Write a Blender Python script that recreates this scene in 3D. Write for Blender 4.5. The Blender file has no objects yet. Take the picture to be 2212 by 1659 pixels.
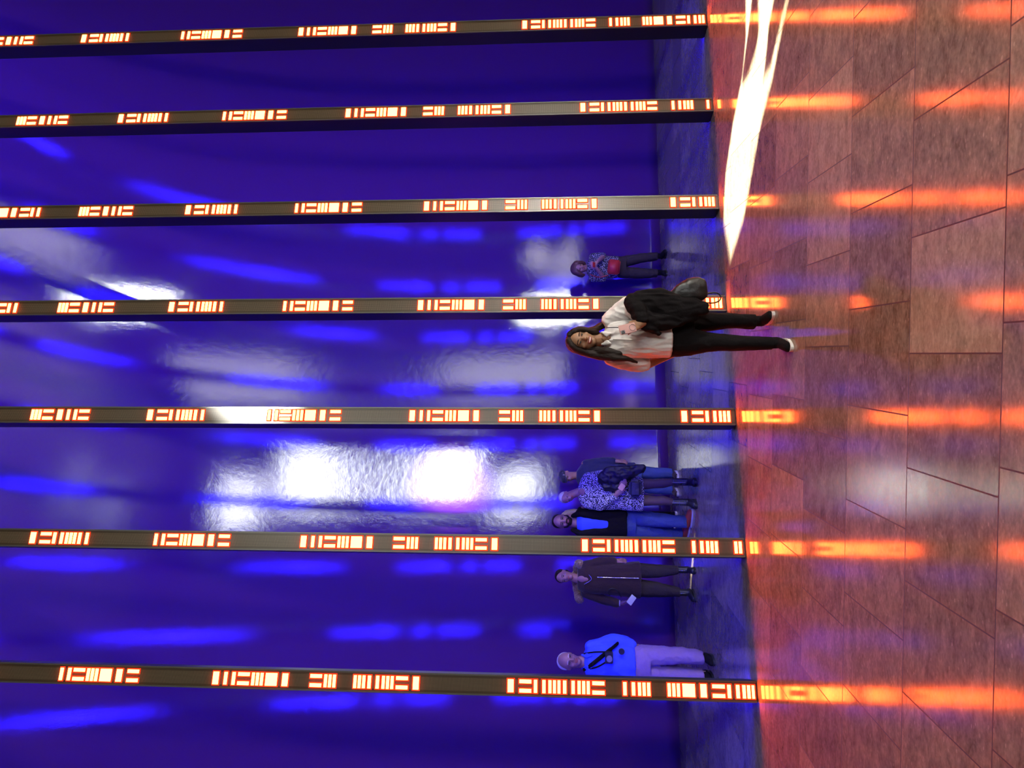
import bpy, bmesh, math, random
from mathutils import Vector, Matrix, noise
random.seed(7)
scene = bpy.context.scene
COL = scene.collection
PI = math.pi

# ------------------------------------------------------------------ camera
FPX, CX, CY, EYE = 1550.0, 829.5, 1106.0, 1.74      # focal length in pixels of the 2212 px wide frame, eye height
PITCH = math.atan((1203 - 1106) / FPX)
cam_data = bpy.data.cameras.new('camera')
cam_data.sensor_fit = 'HORIZONTAL'
cam_data.sensor_width = 36.0
cam_data.lens = FPX / 2212 * 36.0
cam = bpy.data.objects.new('camera', cam_data)
COL.objects.link(cam)
fwd = Vector((0, math.cos(PITCH), math.sin(PITCH)))
upv = Vector((0, -math.sin(PITCH), math.cos(PITCH)))
rgt = Vector((1, 0, 0))
# the phone was held on its side: the frame's up is the room's right, the frame's left is the room's up
cx, cy_, cz = -upv, rgt, -fwd
cam.matrix_world = Matrix(((cx.x, cy_.x, cz.x, 0), (cx.y, cy_.y, cz.y, 0), (cx.z, cy_.z, cz.z, EYE), (0, 0, 0, 1)))
scene.camera = cam

# ------------------------------------------------------------------ view, world, sun
scene.view_settings.view_transform = 'Standard'
scene.view_settings.look = 'None'
scene.view_settings.gamma = 1
scene.view_settings.exposure = 0.0
scene.view_settings.use_curve_mapping = False
world = bpy.data.worlds.new('world'); scene.world = world
world.use_nodes = True
world.node_tree.nodes['Background'].inputs[0].default_value = (1.0, 0.95, 0.84, 1)
world.node_tree.nodes['Background'].inputs[1].default_value = 5.0
scene.cycles.max_bounces = 6
scene.cycles.diffuse_bounces = 2
scene.cycles.glossy_bounces = 3
scene.cycles.sample_clamp_indirect = 3.0
scene.cycles.use_denoising = True
scene.cycles.use_adaptive_sampling = True
scene.cycles.adaptive_threshold = 0.04

SUN_E = math.radians(20)
sun_d = bpy.data.lights.new('sun', 'SUN'); sun_d.energy = 130.0; sun_d.angle = math.radians(0.6); sun_d.color = (1.0, 0.93, 0.72)
sun = bpy.data.objects.new('sun', sun_d); COL.objects.link(sun)
SUN_DIR = Vector((-0.93 * math.cos(SUN_E), 0.37 * math.cos(SUN_E), -math.sin(SUN_E))).normalized()
sun.rotation_euler = SUN_DIR.to_track_quat('-Z', 'Y').to_euler()
sun.location = (20, 0, 12)

def ray(V, y):
    """direction through a pixel of the photograph (V = its x, y = its y)"""
    a = (1659 - y - CX) / FPX; b = (CY - V) / FPX
    return rgt * a + upv * b + fwd
def W(V, y, D):
    """point on that ray at depth y = D"""
    d = ray(V, y); return Vector((0, 0, EYE)) + d * (D / d.y)
def G(V, y):
    """point on that ray on the floor"""
    d = ray(V, y); return Vector((0, 0, EYE)) + d * (-EYE / d.z)

# ------------------------------------------------------------------ materials
def nt(name):
    m = bpy.data.materials.new(name); m.use_nodes = True
    n = m.node_tree.nodes; l = m.node_tree.links
    return m, n, l, n['Principled BSDF']
def mat(name, col, rough=0.6, metal=0.0, spec=0.5, var=0.0, scale=30, bump=0.0, sheen=0.0, stretch=(1, 1, 1), sss=0.0):
    m, n, l, b = nt(name)
    b.inputs['Base Color'].default_value = (*col, 1); b.inputs['Roughness'].default_value = rough
    b.inputs['Metallic'].default_value = metal; b.inputs['Specular IOR Level'].default_value = spec
    b.inputs['Sheen Weight'].default_value = sheen
    tc = n.new('ShaderNodeTexCoord'); mp = n.new('ShaderNodeMapping'); mp.inputs['Scale'].default_value = stretch
    l.new(tc.outputs['Object'], mp.inputs[0])
    nz = n.new('ShaderNodeTexNoise'); nz.inputs['Scale'].default_value = scale; nz.inputs['Detail'].default_value = 4
    l.new(mp.outputs[0], nz.inputs['Vector'])
    if var:
        mx = n.new('ShaderNodeMix'); mx.data_type = 'RGBA'
        mx.inputs[6].default_value = (*[c * (1 - var) for c in col], 1); mx.inputs[7].default_value = (*[min(1, c * (1 + var)) for c in col], 1)
        l.new(nz.outputs[0], mx.inputs[0]); l.new(mx.outputs[2], b.inputs['Base Color'])
    if bump:
        bp = n.new('ShaderNodeBump'); bp.inputs['Strength'].default_value = bump; bp.inputs['Distance'].default_value = 0.01
        l.new(nz.outputs[0], bp.inputs['Height']); l.new(bp.outputs[0], b.inputs['Normal'])
    return m
def emat(name, col, strength):
    m = bpy.data.materials.new(name); m.use_nodes = True
    n = m.node_tree.nodes; l = m.node_tree.links; n.remove(n['Principled BSDF'])
    e = n.new('ShaderNodeEmission'); e.inputs[0].default_value = (*col, 1); e.inputs[1].default_value = strength
    l.new(e.outputs[0], n['Material Output'].inputs[0])
    return m

def floor_material():
    m, n, l, b = nt('polished_limestone_slabs')
    tc = n.new('ShaderNodeTexCoord'); mp = n.new('ShaderNodeMapping')
    mp.inputs['Rotation'].default_value = (0, 0, math.radians(2.4))
    l.new(tc.outputs['Object'], mp.inputs[0])
    sx = n.new('ShaderNodeSeparateXYZ'); l.new(mp.outputs[0], sx.inputs[0])
    def M(op, a, b_=None, c=None):
        k = n.new('ShaderNodeMath'); k.operation = op
        for i, v in enumerate((a, b_, c)):
            if v is None: continue
            if isinstance(v, (int, float)): k.inputs[i].default_value = v
            else: l.new(v, k.inputs[i])
        return k.outputs[0]
    RH, BW = 0.745, 1.13
    ry = M('DIVIDE', M('ADD', sx.outputs[1], ROW_OFF), RH)
    row = M('FLOOR', ry)
    wn = n.new('ShaderNodeTexWhiteNoise'); wn.noise_dimensions = '1D'; l.new(row, wn.inputs['W'])
    rx = M('ADD', M('DIVIDE', sx.outputs[0], 0.568), M('MULTIPLY', wn.outputs[0], 1.0))
    cx_ = M('FLOOR', rx)
    fx = M('FRACT', rx); fy = M('FRACT', ry)
    ex = M('MULTIPLY', M('MINIMUM', fx, M('SUBTRACT', 1.0, fx)), 0.568)
    ey = M('MULTIPLY', M('MINIMUM', fy, M('SUBTRACT', 1.0, fy)), RH)
    e = M('MINIMUM', ex, ey)
    seam = M('LESS_THAN', e, 0.0036)
    cv = n.new('ShaderNodeCombineXYZ'); l.new(cx_, cv.inputs[0]); l.new(row, cv.inputs[1])
    w2 = n.new('ShaderNodeTexWhiteNoise'); w2.noise_dimensions = '2D'; l.new(cv.outputs[0], w2.inputs['Vector'])
    # veins and fossils, each slab shifted
    off = n.new('ShaderNodeVectorMath'); off.operation = 'MULTIPLY_ADD'
    l.new(w2.outputs[1], off.inputs[0]); off.inputs[1].default_value = (9, 9, 9); l.new(mp.outputs[0], off.inputs[2])
    ms = n.new('ShaderNodeMapping'); ms.inputs['Scale'].default_value = (1.1, 1.9, 1); l.new(off.outputs[0], ms.inputs[0])
    n1 = n.new('ShaderNodeTexNoise'); n1.inputs['Scale'].default_value = 7; n1.inputs['Detail'].default_value = 8; n1.inputs['Roughness'].default_value = 0.68
    n1.inputs['Distortion'].default_value = 0.5; l.new(ms.outputs[0], n1.inputs['Vector'])
    n2 = n.new('ShaderNodeTexNoise'); n2.inputs['Scale'].default_value = 34; n2.inputs['Detail'].default_value = 5; l.new(ms.outputs[0], n2.inputs['Vector'])
    v1 = n.new('ShaderNodeTexVoronoi'); v1.inputs['Scale'].default_value = 16; l.new(ms.outputs[0], v1.inputs['Vector'])
    fleck = M('MULTIPLY', M('LESS_THAN', v1.outputs[0], 0.16), 0.20)
    t = M('ADD', M('MULTIPLY', M('SUBTRACT', n1.outputs[0], 0.5), 1.1), M('MULTIPLY', M('SUBTRACT', n2.outputs[0], 0.5), 0.55))
    t = M('ADD', M('ADD', t, fleck), M('MULTIPLY', M('SUBTRACT', w2.outputs[0], 0.5), 0.35))
    cr = n.new('ShaderNodeValToRGB'); l.new(M('ADD', t, 0.5), cr.inputs[0])
    el = cr.color_ramp.elements
    el[0].position = 0.12; el[0].color = (0.12, 0.09, 0.06, 1); el[1].position = 0.85; el[1].color = (0.42, 0.35, 0.25, 1)
    k = el.new(0.5); k.color = (0.26, 0.21, 0.15, 1)
    mx = n.new('ShaderNodeMix'); mx.data_type = 'RGBA'; l.new(seam, mx.inputs[0]); l.new(cr.outputs[0], mx.inputs[6]); mx.inputs[7].default_value = (0.035, 0.028, 0.025, 1)
    l.new(mx.outputs[2], b.inputs['Base Color'])
    r = M('ADD', 0.06, M('MULTIPLY', n1.outputs[0], 0.10))
    l.new(M('ADD', r, M('MULTIPLY', seam, 0.4)), b.inputs['Roughness'])
    b.inputs['Specular IOR Level'].default_value = 0.5
    bp = n.new('ShaderNodeBump'); bp.inputs['Strength'].default_value = 0.06; bp.inputs['Distance'].default_value = 0.002
    l.new(M('SUBTRACT', n2.outputs[0], M('MULTIPLY', seam, 2.0)), bp.inputs['Height']); l.new(bp.outputs[0], b.inputs['Normal'])
    return m
ROW_OFF = 0.055

def wall_material():
    m, n, l, b = nt('glossy_lacquered_wall')
    b.inputs['Base Color'].default_value = (0.055, 0.012, 0.165, 1)
    tc = n.new('ShaderNodeTexCoord')
    n1 = n.new('ShaderNodeTexNoise'); n1.inputs['Scale'].default_value = 0.9; n1.inputs['Detail'].default_value = 3; l.new(tc.outputs['Object'], n1.inputs['Vector'])
    n2 = n.new('ShaderNodeTexNoise'); n2.inputs['Scale'].default_value = 9; n2.inputs['Detail'].default_value = 3; l.new(tc.outputs['Object'], n2.inputs['Vector'])
    n3 = n.new('ShaderNodeTexNoise'); n3.inputs['Scale'].default_value = 120; n3.inputs['Detail'].default_value = 2; l.new(tc.outputs['Object'], n3.inputs['Vector'])
    mr = n.new('ShaderNodeMapRange'); mr.inputs['From Min'].default_value = 0.35; mr.inputs['From Max'].default_value = 0.65
    mr.inputs['To Min'].default_value = 0.02; mr.inputs['To Max'].default_value = 0.085; l.new(n1.outputs[0], mr.inputs['Value'])
    l.new(mr.outputs[0], b.inputs['Roughness'])
    b.inputs['Specular IOR Level'].default_value = 0.9
    a = n.new('ShaderNodeMath'); a.operation = 'MULTIPLY_ADD'; l.new(n2.outputs[0], a.inputs[0]); a.inputs[1].default_value = 3.0; l.new(n3.outputs[0], a.inputs[2])
    bp = n.new('ShaderNodeBump'); bp.inputs['Strength'].default_value = 0.06; bp.inputs['Distance'].default_value = 0.004
    l.new(a.outputs[0], bp.inputs['Height']); l.new(bp.outputs[0], b.inputs['Normal'])
    return m

M_FLOOR = floor_material()
M_WALL = wall_material()
M_PLASTER = mat('grey_plaster', (0.10, 0.10, 0.11), 0.8, var=0.1, scale=3)
M_CEIL = mat('dark_ceiling', (0.05, 0.05, 0.06), 0.9, var=0.1, scale=3)
M_STEEL = mat('dark_steel', (0.03, 0.03, 0.035), 0.35, 0.6, var=0.1)
M_HOUSING = mat('black_anodised_housing', (0.012, 0.011, 0.012), 0.35, 0.0, var=0.15, scale=8)
M_EDGE = mat('grey_aluminium_edge', (0.10, 0.10, 0.09), 0.35, 0.5)
M_RED = emat('red_light_core', (1.0, 0.092, 0.014), 54.0)
M_REDHALO = emat('red_painted_halo', (1.0, 0.022, 0.006), 3.0)  # weak emission imitating the red halo around each lit block
M_BLUE = emat('blue_light_core', (0.014, 0.008, 1.0), 75.0)

def panel_material():
    m, n, l, b = nt('dark_lamp_dot_panel')
    tc = n.new('ShaderNodeTexCoord'); sp = n.new('ShaderNodeSeparateXYZ'); l.new(tc.outputs['Object'], sp.inputs[0])
    def M(op, a, c):
        k = n.new('ShaderNodeMath'); k.operation = op
        for i, v in enumerate((a, c)):
            if isinstance(v, (int, float)): k.inputs[i].default_value = v
            else: l.new(v, k.inputs[i])
        return k.outputs[0]
    fz = M('FRACT', M('DIVIDE', sp.outputs[2], 0.0105), 0); fx = M('FRACT', M('DIVIDE', sp.outputs[0], 0.0105), 0)
    dz = M('SUBTRACT', fz, 0.5); dx = M('SUBTRACT', fx, 0.5)
    dot = M('LESS_THAN', M('ADD', M('MULTIPLY', dz, dz), M('MULTIPLY', dx, dx)), 0.07)
    inside = M('LESS_THAN', M('ABSOLUTE', sp.outputs[0], 0), 0.056)
    f = M('MULTIPLY', dot, inside)
    mx = n.new('ShaderNodeMix'); mx.data_type = 'RGBA'; l.new(f, mx.inputs[0])
    mx.inputs[6].default_value = (0.040, 0.026, 0.012, 1); mx.inputs[7].default_value = (0.20, 0.17, 0.11, 1)
    l.new(mx.outputs[2], b.inputs['Base Color']); b.inputs['Roughness'].default_value = 0.32
    return m
M_PANEL = panel_material()

# ------------------------------------------------------------------ mesh helpers
def link(name, me, m=None, parent=None, loc=None):
    o = bpy.data.objects.new(name, me); COL.objects.link(o)
    if m is not None: me.materials.append(m)
    if parent is not None: o.parent = parent
    if loc is not None: o.location = loc
    return o
def empty(name, loc, rz=0):
    o = bpy.data.objects.new(name, None); COL.objects.link(o); o.location = loc; o.rotation_euler = (0, 0, rz); o.empty_display_size = 0.1
    return o
def tag(o, label, cat, group=None):
    o['label'] = label; o['category'] = cat
    if group: o['group'] = group
    return o
def add_box(bm, x0, x1, y0, y1, z0, z1):
    v = [bm.verts.new(p) for p in ((x0, y0, z0), (x1, y0, z0), (x1, y1, z0), (x0, y1, z0), (x0, y0, z1), (x1, y0, z1), (x1, y1, z1), (x0, y1, z1))]
    for f in ((0, 3, 2, 1), (4, 5, 6, 7), (0, 1, 5, 4), (1, 2, 6, 5), (2, 3, 7, 6), (3, 0, 4, 7)): bm.faces.new([v[i] for i in f])
def bm_mesh(bm, name, smooth=False, bevel=0):
    if bevel:
        bmesh.ops.bevel(bm, geom=bm.edges[:], offset=bevel, segments=2, affect='EDGES', clamp_overlap=True)
    bmesh.ops.recalc_face_normals(bm, faces=bm.faces[:])
    me = bpy.data.meshes.new(name); bm.to_mesh(me); bm.free()
    if smooth:
        for p in me.polygons: p.use_smooth = True
    return me
def boxes(name, bs, m, parent=None, bevel=0, loc=None):
    bm = bmesh.new()
    for b in bs: add_box(bm, *b)
    return link(name, bm_mesh(bm, name, bevel=bevel), m, parent, loc)

# ------------------------------------------------------------------ the room
XR, XL, YB, HC = 8.0, -7.0, -6.5, 10.5
W0, WS, WA, WB, WC = 11.65, 0.249, 0.0003, -0.0053, -0.0028
def wall_y(x, z): return W0 + WS * x + WC * x * x - WA * max(z, 0) ** 4 - WB * z * x

fl = boxes('floor', [(XL - 0.3, XR + 0.3, YB - 0.3, 16, -0.2, 0)], M_FLOOR); fl['kind'] = 'structure'
def sheet(name, fn, nu, nv, m, thick):
    bm = bmesh.new(); g = []
    for j in range(nv + 1):
        g.append([bm.verts.new(fn(i / nu, j / nv, 0)) for i in range(nu + 1)])
    h = []
    for j in range(nv + 1):
        h.append([bm.verts.new(fn(i / nu, j / nv, thick)) for i in range(nu + 1)])
    for j in range(nv):
        for i in range(nu):
            bm.faces.new((g[j][i], g[j][i + 1], g[j + 1][i + 1], g[j + 1][i])); bm.faces.new((h[j][i], h[j + 1][i], h[j + 1][i + 1], h[j][i + 1]))
    for i in range(nu):
        bm.faces.new((g[0][i], h[0][i], h[0][i + 1], g[0][i + 1])); bm.faces.new((g[nv][i], g[nv][i + 1], h[nv][i + 1], h[nv][i]))
    for j in range(nv):
        bm.faces.new((g[j][0], g[j + 1][0], h[j + 1][0], h[j][0])); bm.faces.new((g[j][nu], h[j][nu], h[j + 1][nu], g[j + 1][nu]))
    return link(name, bm_mesh(bm, name, smooth=True), m)
def wf(u, v, t):
    x = XL + (XR - XL) * u; z = HC * v
    return (x, wall_y(x, z) + t, z)
wl = sheet('wall_far', wf, 60, 60, M_WALL, 0.3); wl['kind'] = 'structure'
cl = boxes('ceiling', [(XL - 0.3, XR + 0.3, YB - 0.3, 16, HC, HC + 0.3)], M_CEIL); cl['kind'] = 'structure'
wlf = boxes('wall_left', [(XL - 0.3, XL, YB - 0.3, 16, 0, HC)], M_PLASTER); wlf['kind'] = 'structure'

# right wall with a tapering slit where the sun comes in, and window openings
def wall_with_holes(name, axis, c0, c1, a0, a1, z0, z1, holes, m):
    """wall slab across axis ('x': constant x), holes = (a0, a1, z0, z1) rectangles"""
    As = sorted({a0, a1, *[h[0] for h in holes], *[h[1] for h in holes]}); Zs = sorted({z0, z1, *[h[2] for h in holes], *[h[3] for h in holes]})
    bm = bmesh.new()
    for i in range(len(As) - 1):
        for j in range(len(Zs) - 1):
            ma, mz = (As[i] + As[i + 1]) / 2, (Zs[j] + Zs[j + 1]) / 2
            if any(h[0] < ma < h[1] and h[2] < mz < h[3] for h in holes): continue
            if axis == 'x': add_box(bm, c0, c1, As[i], As[i + 1], Zs[j], Zs[j + 1])
            else: add_box(bm, As[i], As[i + 1], c0, c1, Zs[j], Zs[j + 1])
    bmesh.ops.remove_doubles(bm, verts=bm.verts[:], dist=1e-5)
    o = link(name, bm_mesh(bm, name), m); o['kind'] = 'structure'; return o

# sun slit: line from the beam's tip on the floor back along the sun
TIP = G(1584, 580)
def on_wall(p):          # where the sunbeam that lands on floor point p crosses the right wall
    t = (XR - p.x) / (-SUN_DIR.x); q = p - SUN_DIR * t; return (q.y, q.z)
EDGE_A = [(1611, -260), (1611, 0), (1612, 100), (1602, 200), (1582, 300), (1567, 400), (1563, 500), (1578, 590)]
EDGE_B = [(1607, 500), (1626, 400), (1644, 300), (1670, 200), (1690, 100), (1712, 0), (1775, -260)]
GAP_1 = [(1603, 214), (1615, 195), (1632, 140), (1640, 90), (1637, 0), (1640, -290), (1628, -290), (1628, 0), (1618, 90), (1606, 178)]
GAP_2 = [(1648, 203), (1664, 180), (1683, 92), (1704, 7), (1752, -290), (1700, -290), (1679, 0), (1661, 92), (1653, 176)]
pa = [on_wall(G(*q)) for q in EDGE_A]; pb = [on_wall(G(*q)) for q in EDGE_B]
SY0, SY1 = min(p[0] for p in pa + pb) - 0.05, max(p[0] for p in pa + pb) + 0.05
SZ0, SZ1 = min(p[1] for p in pa + pb), max(p[1] for p in pa + pb) + 0.03
WIN_R = (1.7, 2.15, 0.8, 2.7)
WIN_R2 = (-3.9, -0.7, 1.4, 4.5)
WIN_R3 = (-5.9, -4.4, 5.6, 8.5)
CHINK = (5.14, 5.27, 3.92, 4.24)  # unseen opening added to throw a small stray sun streak
wr = wall_with_holes('wall_right', 'x', XR, XR + 0.25, YB - 0.3, 16, 0, HC, [(SY0, SY1, SZ0, SZ1), WIN_R, WIN_R2, WIN_R3, CHINK], M_PLASTER)
def prism_yz(name, polys, x0, x1, m, parent=None):
    bm = bmesh.new()
    for poly in polys:
        a = [bm.verts.new((x0, p[0], p[1])) for p in poly]; b = [bm.verts.new((x1, p[0], p[1])) for p in poly]
        bm.faces.new(a); bm.faces.new(list(reversed(b)))
        for i in range(len(poly)):
            j = (i + 1) % len(poly); bm.faces.new((a[i], a[j], b[j], b[i]))
    o = link(name, bm_mesh(bm, name), m, parent); return o
# unseen infill cut to shape the sun streak, two bars for its gaps
side = 1 if pa[0][0] > pb[-1][0] else -1      # which side of the opening the first edge bounds
oa, ob = (SY1, SY0) if side > 0 else (SY0, SY1)
tip = pa[-1]
def strips(edge, outer):      # quads between the edge of the opening and the outer border
    return [[(outer, edge[i][1]), edge[i], edge[i + 1], (outer, edge[i + 1][1])] for i in range(len(edge) - 1)] + \
           [[(outer, min(edge[0][1], edge[-1][1]) ), min(edge[0], edge[-1], key=lambda p: p[1]), (min(edge[0], edge[-1], key=lambda p: p[1])[0], SZ0 - 0.01), (outer, SZ0 - 0.01)]]
polys = strips(pa, oa) + strips([tip] + pb, ob) + [[(SY0, tip[1]), (SY1, tip[1]), (SY1, SZ1 + 0.05), (SY0, SZ1 + 0.05)]]
polys += [[on_wall(G(*q)) for q in GAP_1], [on_wall(G(*q)) for q in GAP_2]]
sl = prism_yz('sun_streak_mask_1', polys, XR + 0.10, XR + 0.16, M_STEEL); sl['kind'] = 'structure'

# back wall: the windows and the floodlight whose reflections stand in the wall and on the floor
WB1 = (4.9, 7.4, 3.75, 4.65); WB2 = (4.3, 6.3, 1.8, 3.15)
wbk = wall_with_holes('wall_back', 'y', YB, YB + 0.25, XL - 0.3, XR + 0.3, 0, HC, [WB1, WB2], M_PLASTER)
def window(nm, axis, c, a0, a1, z0, z1, strength, colr=(0.93, 0.97, 1.0), bars=1, hbars=0):
    t = 0.05
    fr = [(a0, a1, z0, z0 + t), (a0, a1, z1 - t, z1), (a0, a0 + t, z0 + t, z1 - t), (a1 - t, a1, z0 + t, z1 - t)]
    for k in range(bars):
        a = a0 + (a1 - a0) * (k + 1) / (bars + 1); fr.append((a - 0.02, a + 0.02, z0 + t, z1 - t))
    for k in range(hbars):
        q = z0 + (z1 - z0) * (k + 1) / (hbars + 1); fr.append((a0 + t, a1 - t, q - 0.04, q + 0.04))
    root = empty(nm, (c, (a0 + a1) / 2, z0) if axis == 'x' else ((a0 + a1) / 2, c, z0)); root['kind'] = 'structure'
    L = root.location
    def put(n, bs, m, d0, d1):
        if axis == 'x': B = [(c + d0, c + d1, q[0], q[1], q[2], q[3]) for q in bs]
        else: B = [(q[0], q[1], c + d0, c + d1, q[2], q[3]) for q in bs]
        B = [(b[0] - L.x, b[1] - L.x, b[2] - L.y, b[3] - L.y, b[4] - L.z, b[5] - L.z) for b in B]
        return boxes(n, B, m, root)
    put('window_frame', fr, M_STEEL, 0.06, 0.16)
    put('glass', [(a0 + t, a1 - t, z0 + t, z1 - t)], emat('daylight_' + nm, colr, strength), 0.09, 0.10)
    return root
window('window_1', 'y', YB, *WB1, 34, bars=0)
window('window_2', 'y', YB, *WB2, 20, bars=0)
window('window_3', 'x', XR, *WIN_R, 300, (1.0, 0.96, 0.86), bars=0)
window('window_4', 'x', XR, *WIN_R2, 5, (1.0, 0.97, 0.9), bars=1, hbars=5)
window('window_5', 'x', XR, *WIN_R3, 2, (0.9, 0.95, 1.0), bars=2)

def disc(bm, c, r, nrm, n=24, thick=0.05):
    q = Vector(nrm).normalized().to_track_quat('Z', 'Y').to_matrix()
    a = [bm.verts.new(Vector(c) + q @ Vector((r * math.cos(2 * PI * i / n), r * math.sin(2 * PI * i / n), 0))) for i in range(n)]
    b = [bm.verts.new(v.co + q @ Vector((0, 0, thick))) for v in a]
    bm.faces.new(list(reversed(a))); bm.faces.new(b)
    for i in range(n): bm.faces.new((a[i], a[(i + 1) % n], b[(i + 1) % n], b[i]))
def floodlight(x, z, r, s, label):
    t = empty('floodlight', (x, YB + 0.30, z)); tag(t, label, 'lamp')
    boxes('bracket', [(-0.04, 0.04, 0, 0.14, -0.04, 0.04)], M_STEEL, t)
    bm = bmesh.new(); disc(bm, (0, 0.14, 0), r * 1.15, (0, 1, 0), thick=0.12); link('lamp_head', bm_mesh(bm, 'lamp_head'), M_STEEL, t)
    bm = bmesh.new(); disc(bm, (0, 0.262, 0), r, (0, 1, 0), thick=0.01); link('lens', bm_mesh(bm, 'lens'), emat('floodlight_glow', (1, 0.97, 0.85), s), t)
    return t
floodlight(5.45, 9.5, 0.36, 300, 'large round white floodlight high on the back wall')
floodlight(5.25, 7.6, 0.16, 450, 'small round white floodlight under the large one on the back wall')

sd = bpy.data.lights.new('floor_glow_beam', 'SPOT'); sd.energy = 150000; sd.shadow_soft_size = 0.24; sd.spot_size = math.radians(3.5); sd.spot_blend = 0.5; sd.color = (1, 0.98, 0.88)  # extra unseen beam added to strengthen the glow mirrored in the floor
so = bpy.data.objects.new('floor_glow_beam', sd); COL.objects.link(so); so.location = (5.62, YB + 0.95, 9.5)
so.rotation_euler = (Vector((-1.6, 11.15, 3.4)) - so.location).to_track_quat('-Z', 'Y').to_euler()

# ------------------------------------------------------------------ the seven light columns in view (and one beyond each edge, seen in the reflections)
CW, CD, CH = 0.175, 0.20, 10.45
FD = math.atan2(0.35, 1.15)
PITCHL = 0.1285
# runs of lit blocks along a column, in steps from the run that starts at the column's reference height
RUNS = [(-51.5, 5), (-42.0, 5), (-32.0, 6), (-20.9, 6), (-13.7, 2), (-10.6, 5), (0, 7), (8.1, 2), (11.1, 7), (24.0, 5), (33.5, 5), (43.0, 6), (54, 6), (61.2, 2), (64.3, 5), (75, 7), (-62, 7), (-71, 6)]
MOT = [ # plain stroke motifs in a unit cell: (across0, across1, along0, along1)
    [(-.5, .5, .0, .22), (-.5, .5, .58, .80)],
    [(-.5, -.22, .0, .82), (.22, .5, .0, .82)],
    [(-.5, .5, .20, .60)],
    [(-.5, .5, .0, .2), (-.5, .5, .31, .51), (-.5, .5, .62, .82)],
    [(-.5, .5, .0, .82)],
]
ORDER = [0, 3, 1, 2, 0, 1, 3, 4, 2, 1, 0, 3]
def run_mesh(kind, start, count, zref, top, dots):
    """one run of lit blocks: the core and, for the front, the wider dim painted halo of each block"""
    bm = bmesh.new(); half = 0.053
    zs = []
    for i in range(count):
        z0 = zref - (start + i) * PITCHL
        for (a, b, c, d) in MOT[ORDER[(i + int(start * 2) + 200) % len(ORDER)]]:
            za, zb = z0 - c * PITCHL, z0 - d * PITCHL
            if zb < 0.03: zb = 0.03
            if za > top: za = top
            if za - zb < 0.012: continue
            x0, x1 = a * 2 * half, b * 2 * half
            add_box(bm, x0, x1, *kind, zb, za)
            zs.append((x0, x1, zb, za))
    return bm, zs
def column(k, ref, label):
    x, y = -2.67 + 1.15 * (k - 1), 6.33 + 0.36 * (k - 1)
    p = G([1640, 1637, 1611, 1590, 1569.5, 1553, 1541, 1528, 1518][k], [1780, 1495, 1183, 900, 655, 436, 226, 42, -140][k])
    x, y = (p.x, p.y) if 1 <= k <= 7 else ((-3.85, 5.98) if k == 0 else (5.40, 8.80))
    t = empty('led_display_post', (x, y, 0), FD)
    tag(t, label, 'LED post', 'tall LED light columns in a row')
    # local frame: front face at y = 0 looking to -y, body behind it
    boxes('housing', [(-CW / 2, CW / 2, 0.004, CD - 0.004, 0.012, CH)], M_HOUSING, t, bevel=0.004)
    boxes('edge_rail', [(-CW / 2, -CW / 2 + 0.014, -0.006, 0.004, 0.012, CH), (CW / 2 - 0.014, CW / 2, -0.006, 0.004, 0.012, CH)], M_EDGE, t)
    boxes('front_panel', [(-CW / 2 + 0.014, CW / 2 - 0.014, -0.001, 0.004, 0.012, CH)], M_PANEL, t)
    boxes('back_panel', [(-CW / 2 + 0.01, CW / 2 - 0.01, CD - 0.004, CD + 0.001, 0.012, CH)], M_PANEL, t)
    boxes('base_plate', [(-CW / 2 + 0.01, CW / 2 - 0.01, 0.01, CD - 0.01, 0, 0.012)], M_STEEL, t)
    for st, n_ in RUNS:
        zt = ref - st * PITCHL
        if zt < 0.06 or zt - n_ * PITCHL > CH - 0.1: continue
        bm, zs = run_mesh((-0.012, -0.001), st, n_, ref, CH - 0.05, 0)
        if not zs: bm.free(); continue
        c = link('red_stripe_pattern', bm_mesh(bm, 'lit'), M_RED, t)
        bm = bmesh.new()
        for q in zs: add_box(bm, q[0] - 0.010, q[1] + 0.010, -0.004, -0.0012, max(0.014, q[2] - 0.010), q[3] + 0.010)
        link('stripe_halo', bm_mesh(bm, 'rim'), M_REDHALO, c)
        bm = bmesh.new()
        for q in zs: add_box(bm, q[0], q[1], CD + 0.001, CD + 0.006, q[2], q[3])
        link('blue_stripe_pattern', bm_mesh(bm, 'lit'), M_BLUE, t)
    return t
REF = {0: 2.6, 1: 2.20, 2: 1.53, 3: 0.55, 4: 0.54, 5: 0.54, 6: 1.50, 7: 2.17, 8: 2.6}
LBL = {0: 'black LED post beyond the man in blue shirt, at the near end of the row',
       1: 'black LED post with red lit bars in front of the older man in blue shirt',
       2: 'black LED post with red bars between the bearded man and the fur-hooded coat',
       3: 'black LED post with red bars between the white-shirted woman and the tweed dress',
       4: 'black LED post with red bars directly behind the woman in the white shirt',
       5: 'black LED post with red bars ending at the narrow tip of the sun streak',
       6: 'black LED post with red bars, second from the widest end of the sun streak',
       7: 'black LED post with red bars at the widest end of the sun streak',
       8: 'black LED post past the widest end of the sun streak, far end of the row'}
for k in range(9): column(k, REF[k], LBL[k])
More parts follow.
